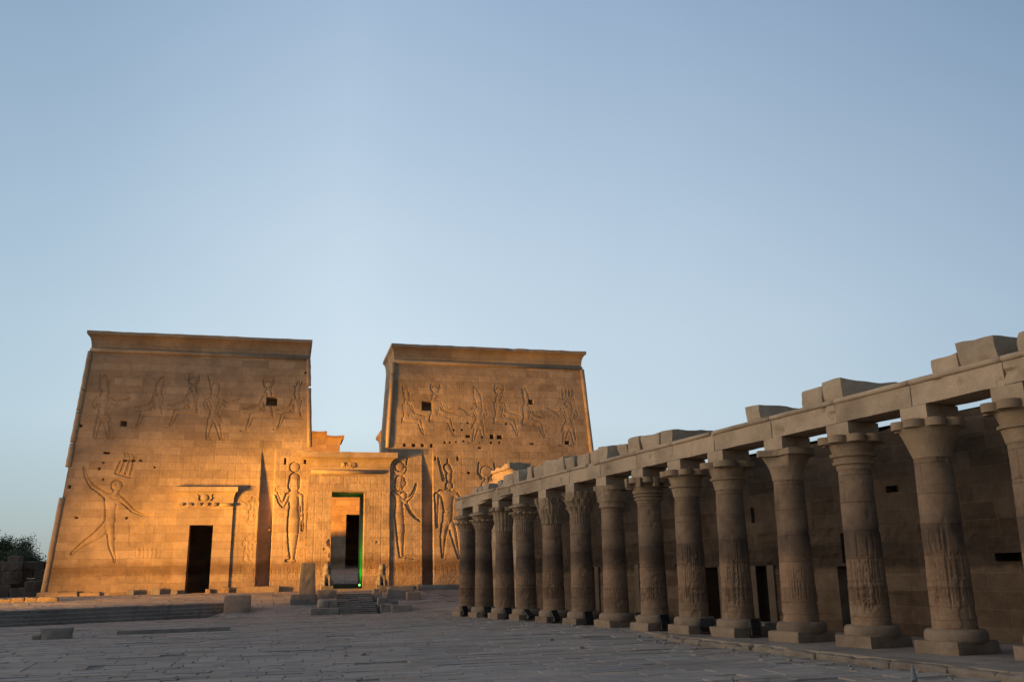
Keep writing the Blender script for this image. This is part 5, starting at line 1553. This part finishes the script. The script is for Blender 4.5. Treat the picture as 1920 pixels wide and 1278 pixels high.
# raised walk under the colonnade and its kerb
wk = MB()
tA = np.array([18.0, 12, 6, 0, -2, -4, -6, -10, -14, -18, -22, -26])
nA = np.array([.0, .0, 0, -.05, -.1, -.45, -.75, -1.15, -1.6, -1.95, -2.15, -2.3])
V = []; 
for t, n_ in zip(tA, nA):
    V += [CW(t, n_ + .1, -.012), CW(t, 5.0, -.012), CW(t, n_ + .1, -.5), CW(t, 5.0, -.5)]
F = []
for i in range(len(tA) - 1):
    b0 = i * 4; b1 = b0 + 4
    F += [(b0, b1, b1 + 1, b0 + 1), (b0 + 2, b1 + 2, b1, b0)]
wk.add(V, [f[::-1] for f in F])
o = put("colonnade_walk", wk, PAVE2, None, loc=tuple(CW(0, 2, 0)), ang=C_ANG); tag(o, kind="structure")
kb = MB()
tcur = -2.6; i = 0
while tcur > -25:
    L = rs.uniform(.9, 1.7)
    tm = tcur - L / 2
    nm = np.interp(-tm, -tA, nA)
    sl_ = (np.interp(-(tm - .3), -tA, nA) - np.interp(-(tm + .3), -tA, nA)) / -.6
    d = CD + sl_ * CN; d /= np.linalg.norm(d); e = np.array([d[1], -d[0], 0])
    kb.rock(CW(tm, nm + .14, -.165 + rs.normal(0, .012) - (.05 if tm > -4 else 0)), (L + .02, .46, .24), (d, e, np.array([0, 0, 1.0])), 12, .085, .06, 2.2, 400 + i)
    tcur -= L; i += 1
o = put("kerb", kb, KERBM, None, loc=tuple(CW(-10, -1, -.2)), ang=C_ANG); tag(o, kind="structure")

# black floodlights standing by the column feet (unlit)
FL = [(15.5, .12, 20, 70, "boxy black floodlight at the foot of the far end column"), (13.13, .45, -10, 60, "small black floodlight against the second column's plinth from the far end"), (10.41, .40, 5, 60, "black floodlight by the palm capital column's plinth"), (7.89, .30, 25, 45, "black floodlight leaning back before the fourth column from the far end"),
      (4.99, .22, 20, 60, "bluish black floodlight at the papyrus column's plinth corner"), (2.29, .35, 0, 80, "upright black floodlight before the leafy column"), (-.42, 1.12, -25, 55, "black floodlight at the right of the broken capital's column, half hidden"), (-3.1, .40, 0, 80, "upright ribbed black floodlight before the tabbed capital's column"),
      (-5.5, .42, -40, 30, "black floodlight lying steeply tilted right of the scalloped column's plinth corner"), (-7.86, .45, 5, 85, "slender upright black floodlight at the four lobed slab column's plinth")]
proto = None
def black_light(label, t, n, yaw, tilt):
    L = CW(t, n, .30)
    a = C_ANG + math.pi + math.radians(yaw)
    r = empty("floodlight", CW(t, n, 0), a)
    tag(r, label, "floodlight", "unlit floodlights at the column feet")
    h = np.array([math.cos(a), math.sin(a), 0]); x = np.array([-h[1], h[0], 0])
    tl_ = math.radians(tilt)
    f = math.cos(tl_) * np.array([0, 0, 1.0]) * 1 + math.sin(tl_) * h     # facing
    upd = math.sin(tl_) * np.array([0, 0, 1.0]) - math.cos(tl_) * h
    ax = (x, upd, f)
    mb = MB().box(L, (.36, .46, .15), ax); mb.box(L - f * .105, (.26, .36, .06), ax)
    for q_ in range(5): mb.box(L - f * .15 + upd * (q_ - 2) * .065, (.24, .014, .05), ax)
    put("housing", mb, BLACK, r, auto=.012)
    mb = MB().box(L + f * .079, (.31, .41, .012), ax); put("glass", mb, GLASS, r)
    mb = MB()
    foot = np.array([L[0], L[1], CW(t, n, .02)[2]])
    for s in (-1, 1): mb.tube([L + s * .20 * x, foot + s * .20 * x], .016, 6)
    mb.tube([foot - .2 * x, foot + .2 * x], .018, 6)
    mb.tube([foot, foot - h * .0 + x * .5 + np.array([0, 0, -.01]), foot + x * .8 - h * .1 + np.array([0, 0, -.015])], .010, 5)
    put("bracket", mb, BLACK, r)
for a in FL: black_light(a[4], *a[:4])

# pale blue plastic sheet standing behind the four lobed column
mb = MB()
V = []; 
pc = CW(-5.15, 1.75, 0)
for j in range(9):
    for i in range(7):
        s = (i - 3) / 3; z = .35 + j * .07
        w = .17 * (1 - .45 * (j / 8) ** 2)
        V.append(pc + CD * (s * w) * -.6 + CN * (s * w * .8) + np.array([0, 0, z]) - (CD * .10 * (1 - s * s)) + CD * .02 * math.sin(j * 1.3 + i))
bot_off = len(V)
V += [v + CD * .03 for v in V]
F = []
for j in range(8):
    for i in range(6):
        a = j * 7 + i
        F.append((a, a + 1, a + 8, a + 7)); F.append((bot_off + a + 7, bot_off + a + 8, bot_off + a + 1, bot_off + a))
for i in range(6):
    F.append((i + 1, i, bot_off + i, bot_off + i + 1)); a = 56 + i; F.append((a, a + 1, bot_off + a + 1, bot_off + a))
for j in range(8):
    a = j * 7; F.append((a, a + 7, bot_off + a + 7, bot_off + a)); a += 6; F.append((a + 7, a, bot_off + a, bot_off + a + 7))
mb.add(V, F)
o = put("plastic_bag", mb, plain("pale_blue_plastic", (.20, .38, .48), rough=.35), None, smooth=True)
tag(o, "pale blue plastic bag on the floor behind the four lobed column", "bag")

# two narrow posts rising at the bottom edge of the view
def post(label, x, y, ztop, col1, col2, w):
    gz = float(court_z(np.array([[x, y, 0.0]]))[0])
    r = empty("marker_post", (x, y, gz))
    tag(r, label, "post")
    pr = MB()
    V = []
    zs = [gz, ztop - .22, ztop - .12, ztop - .05, ztop - .015, ztop]
    ws = [w, w, w * .85, w * .55, w * .25, w * .05]
    pr.lathe((x, y, 0), [(a, z) for a, z in zip(ws, zs)], 12)
    put("shaft", pr, col1, r, smooth=True)
    pn = MB().box((x - w * .55, y - w * .72, ztop - .13), (w * .5, w * .5, .075), ((1, 0, 0), (0, 1, 0), (0, 0, 1)))
    put("reflector", pn, col2, r, auto=.004)
post("pale grey pointed post with a brown patch at the bottom right edge", 2.49, 6.0, 1.49, plain("pale_grey_paint", (.15, .16, .165), rough=.6), plain("brown_reflector", (.16, .07, .03)), .03)
post("short dark brown pointed post at the bottom edge, left of the pale one", 1.35, 6.0, 1.44, plain("dark_wood_paint", (.16, .14, .12), rough=.6), plain("rust_patch", (.09, .04, .03)), .026)
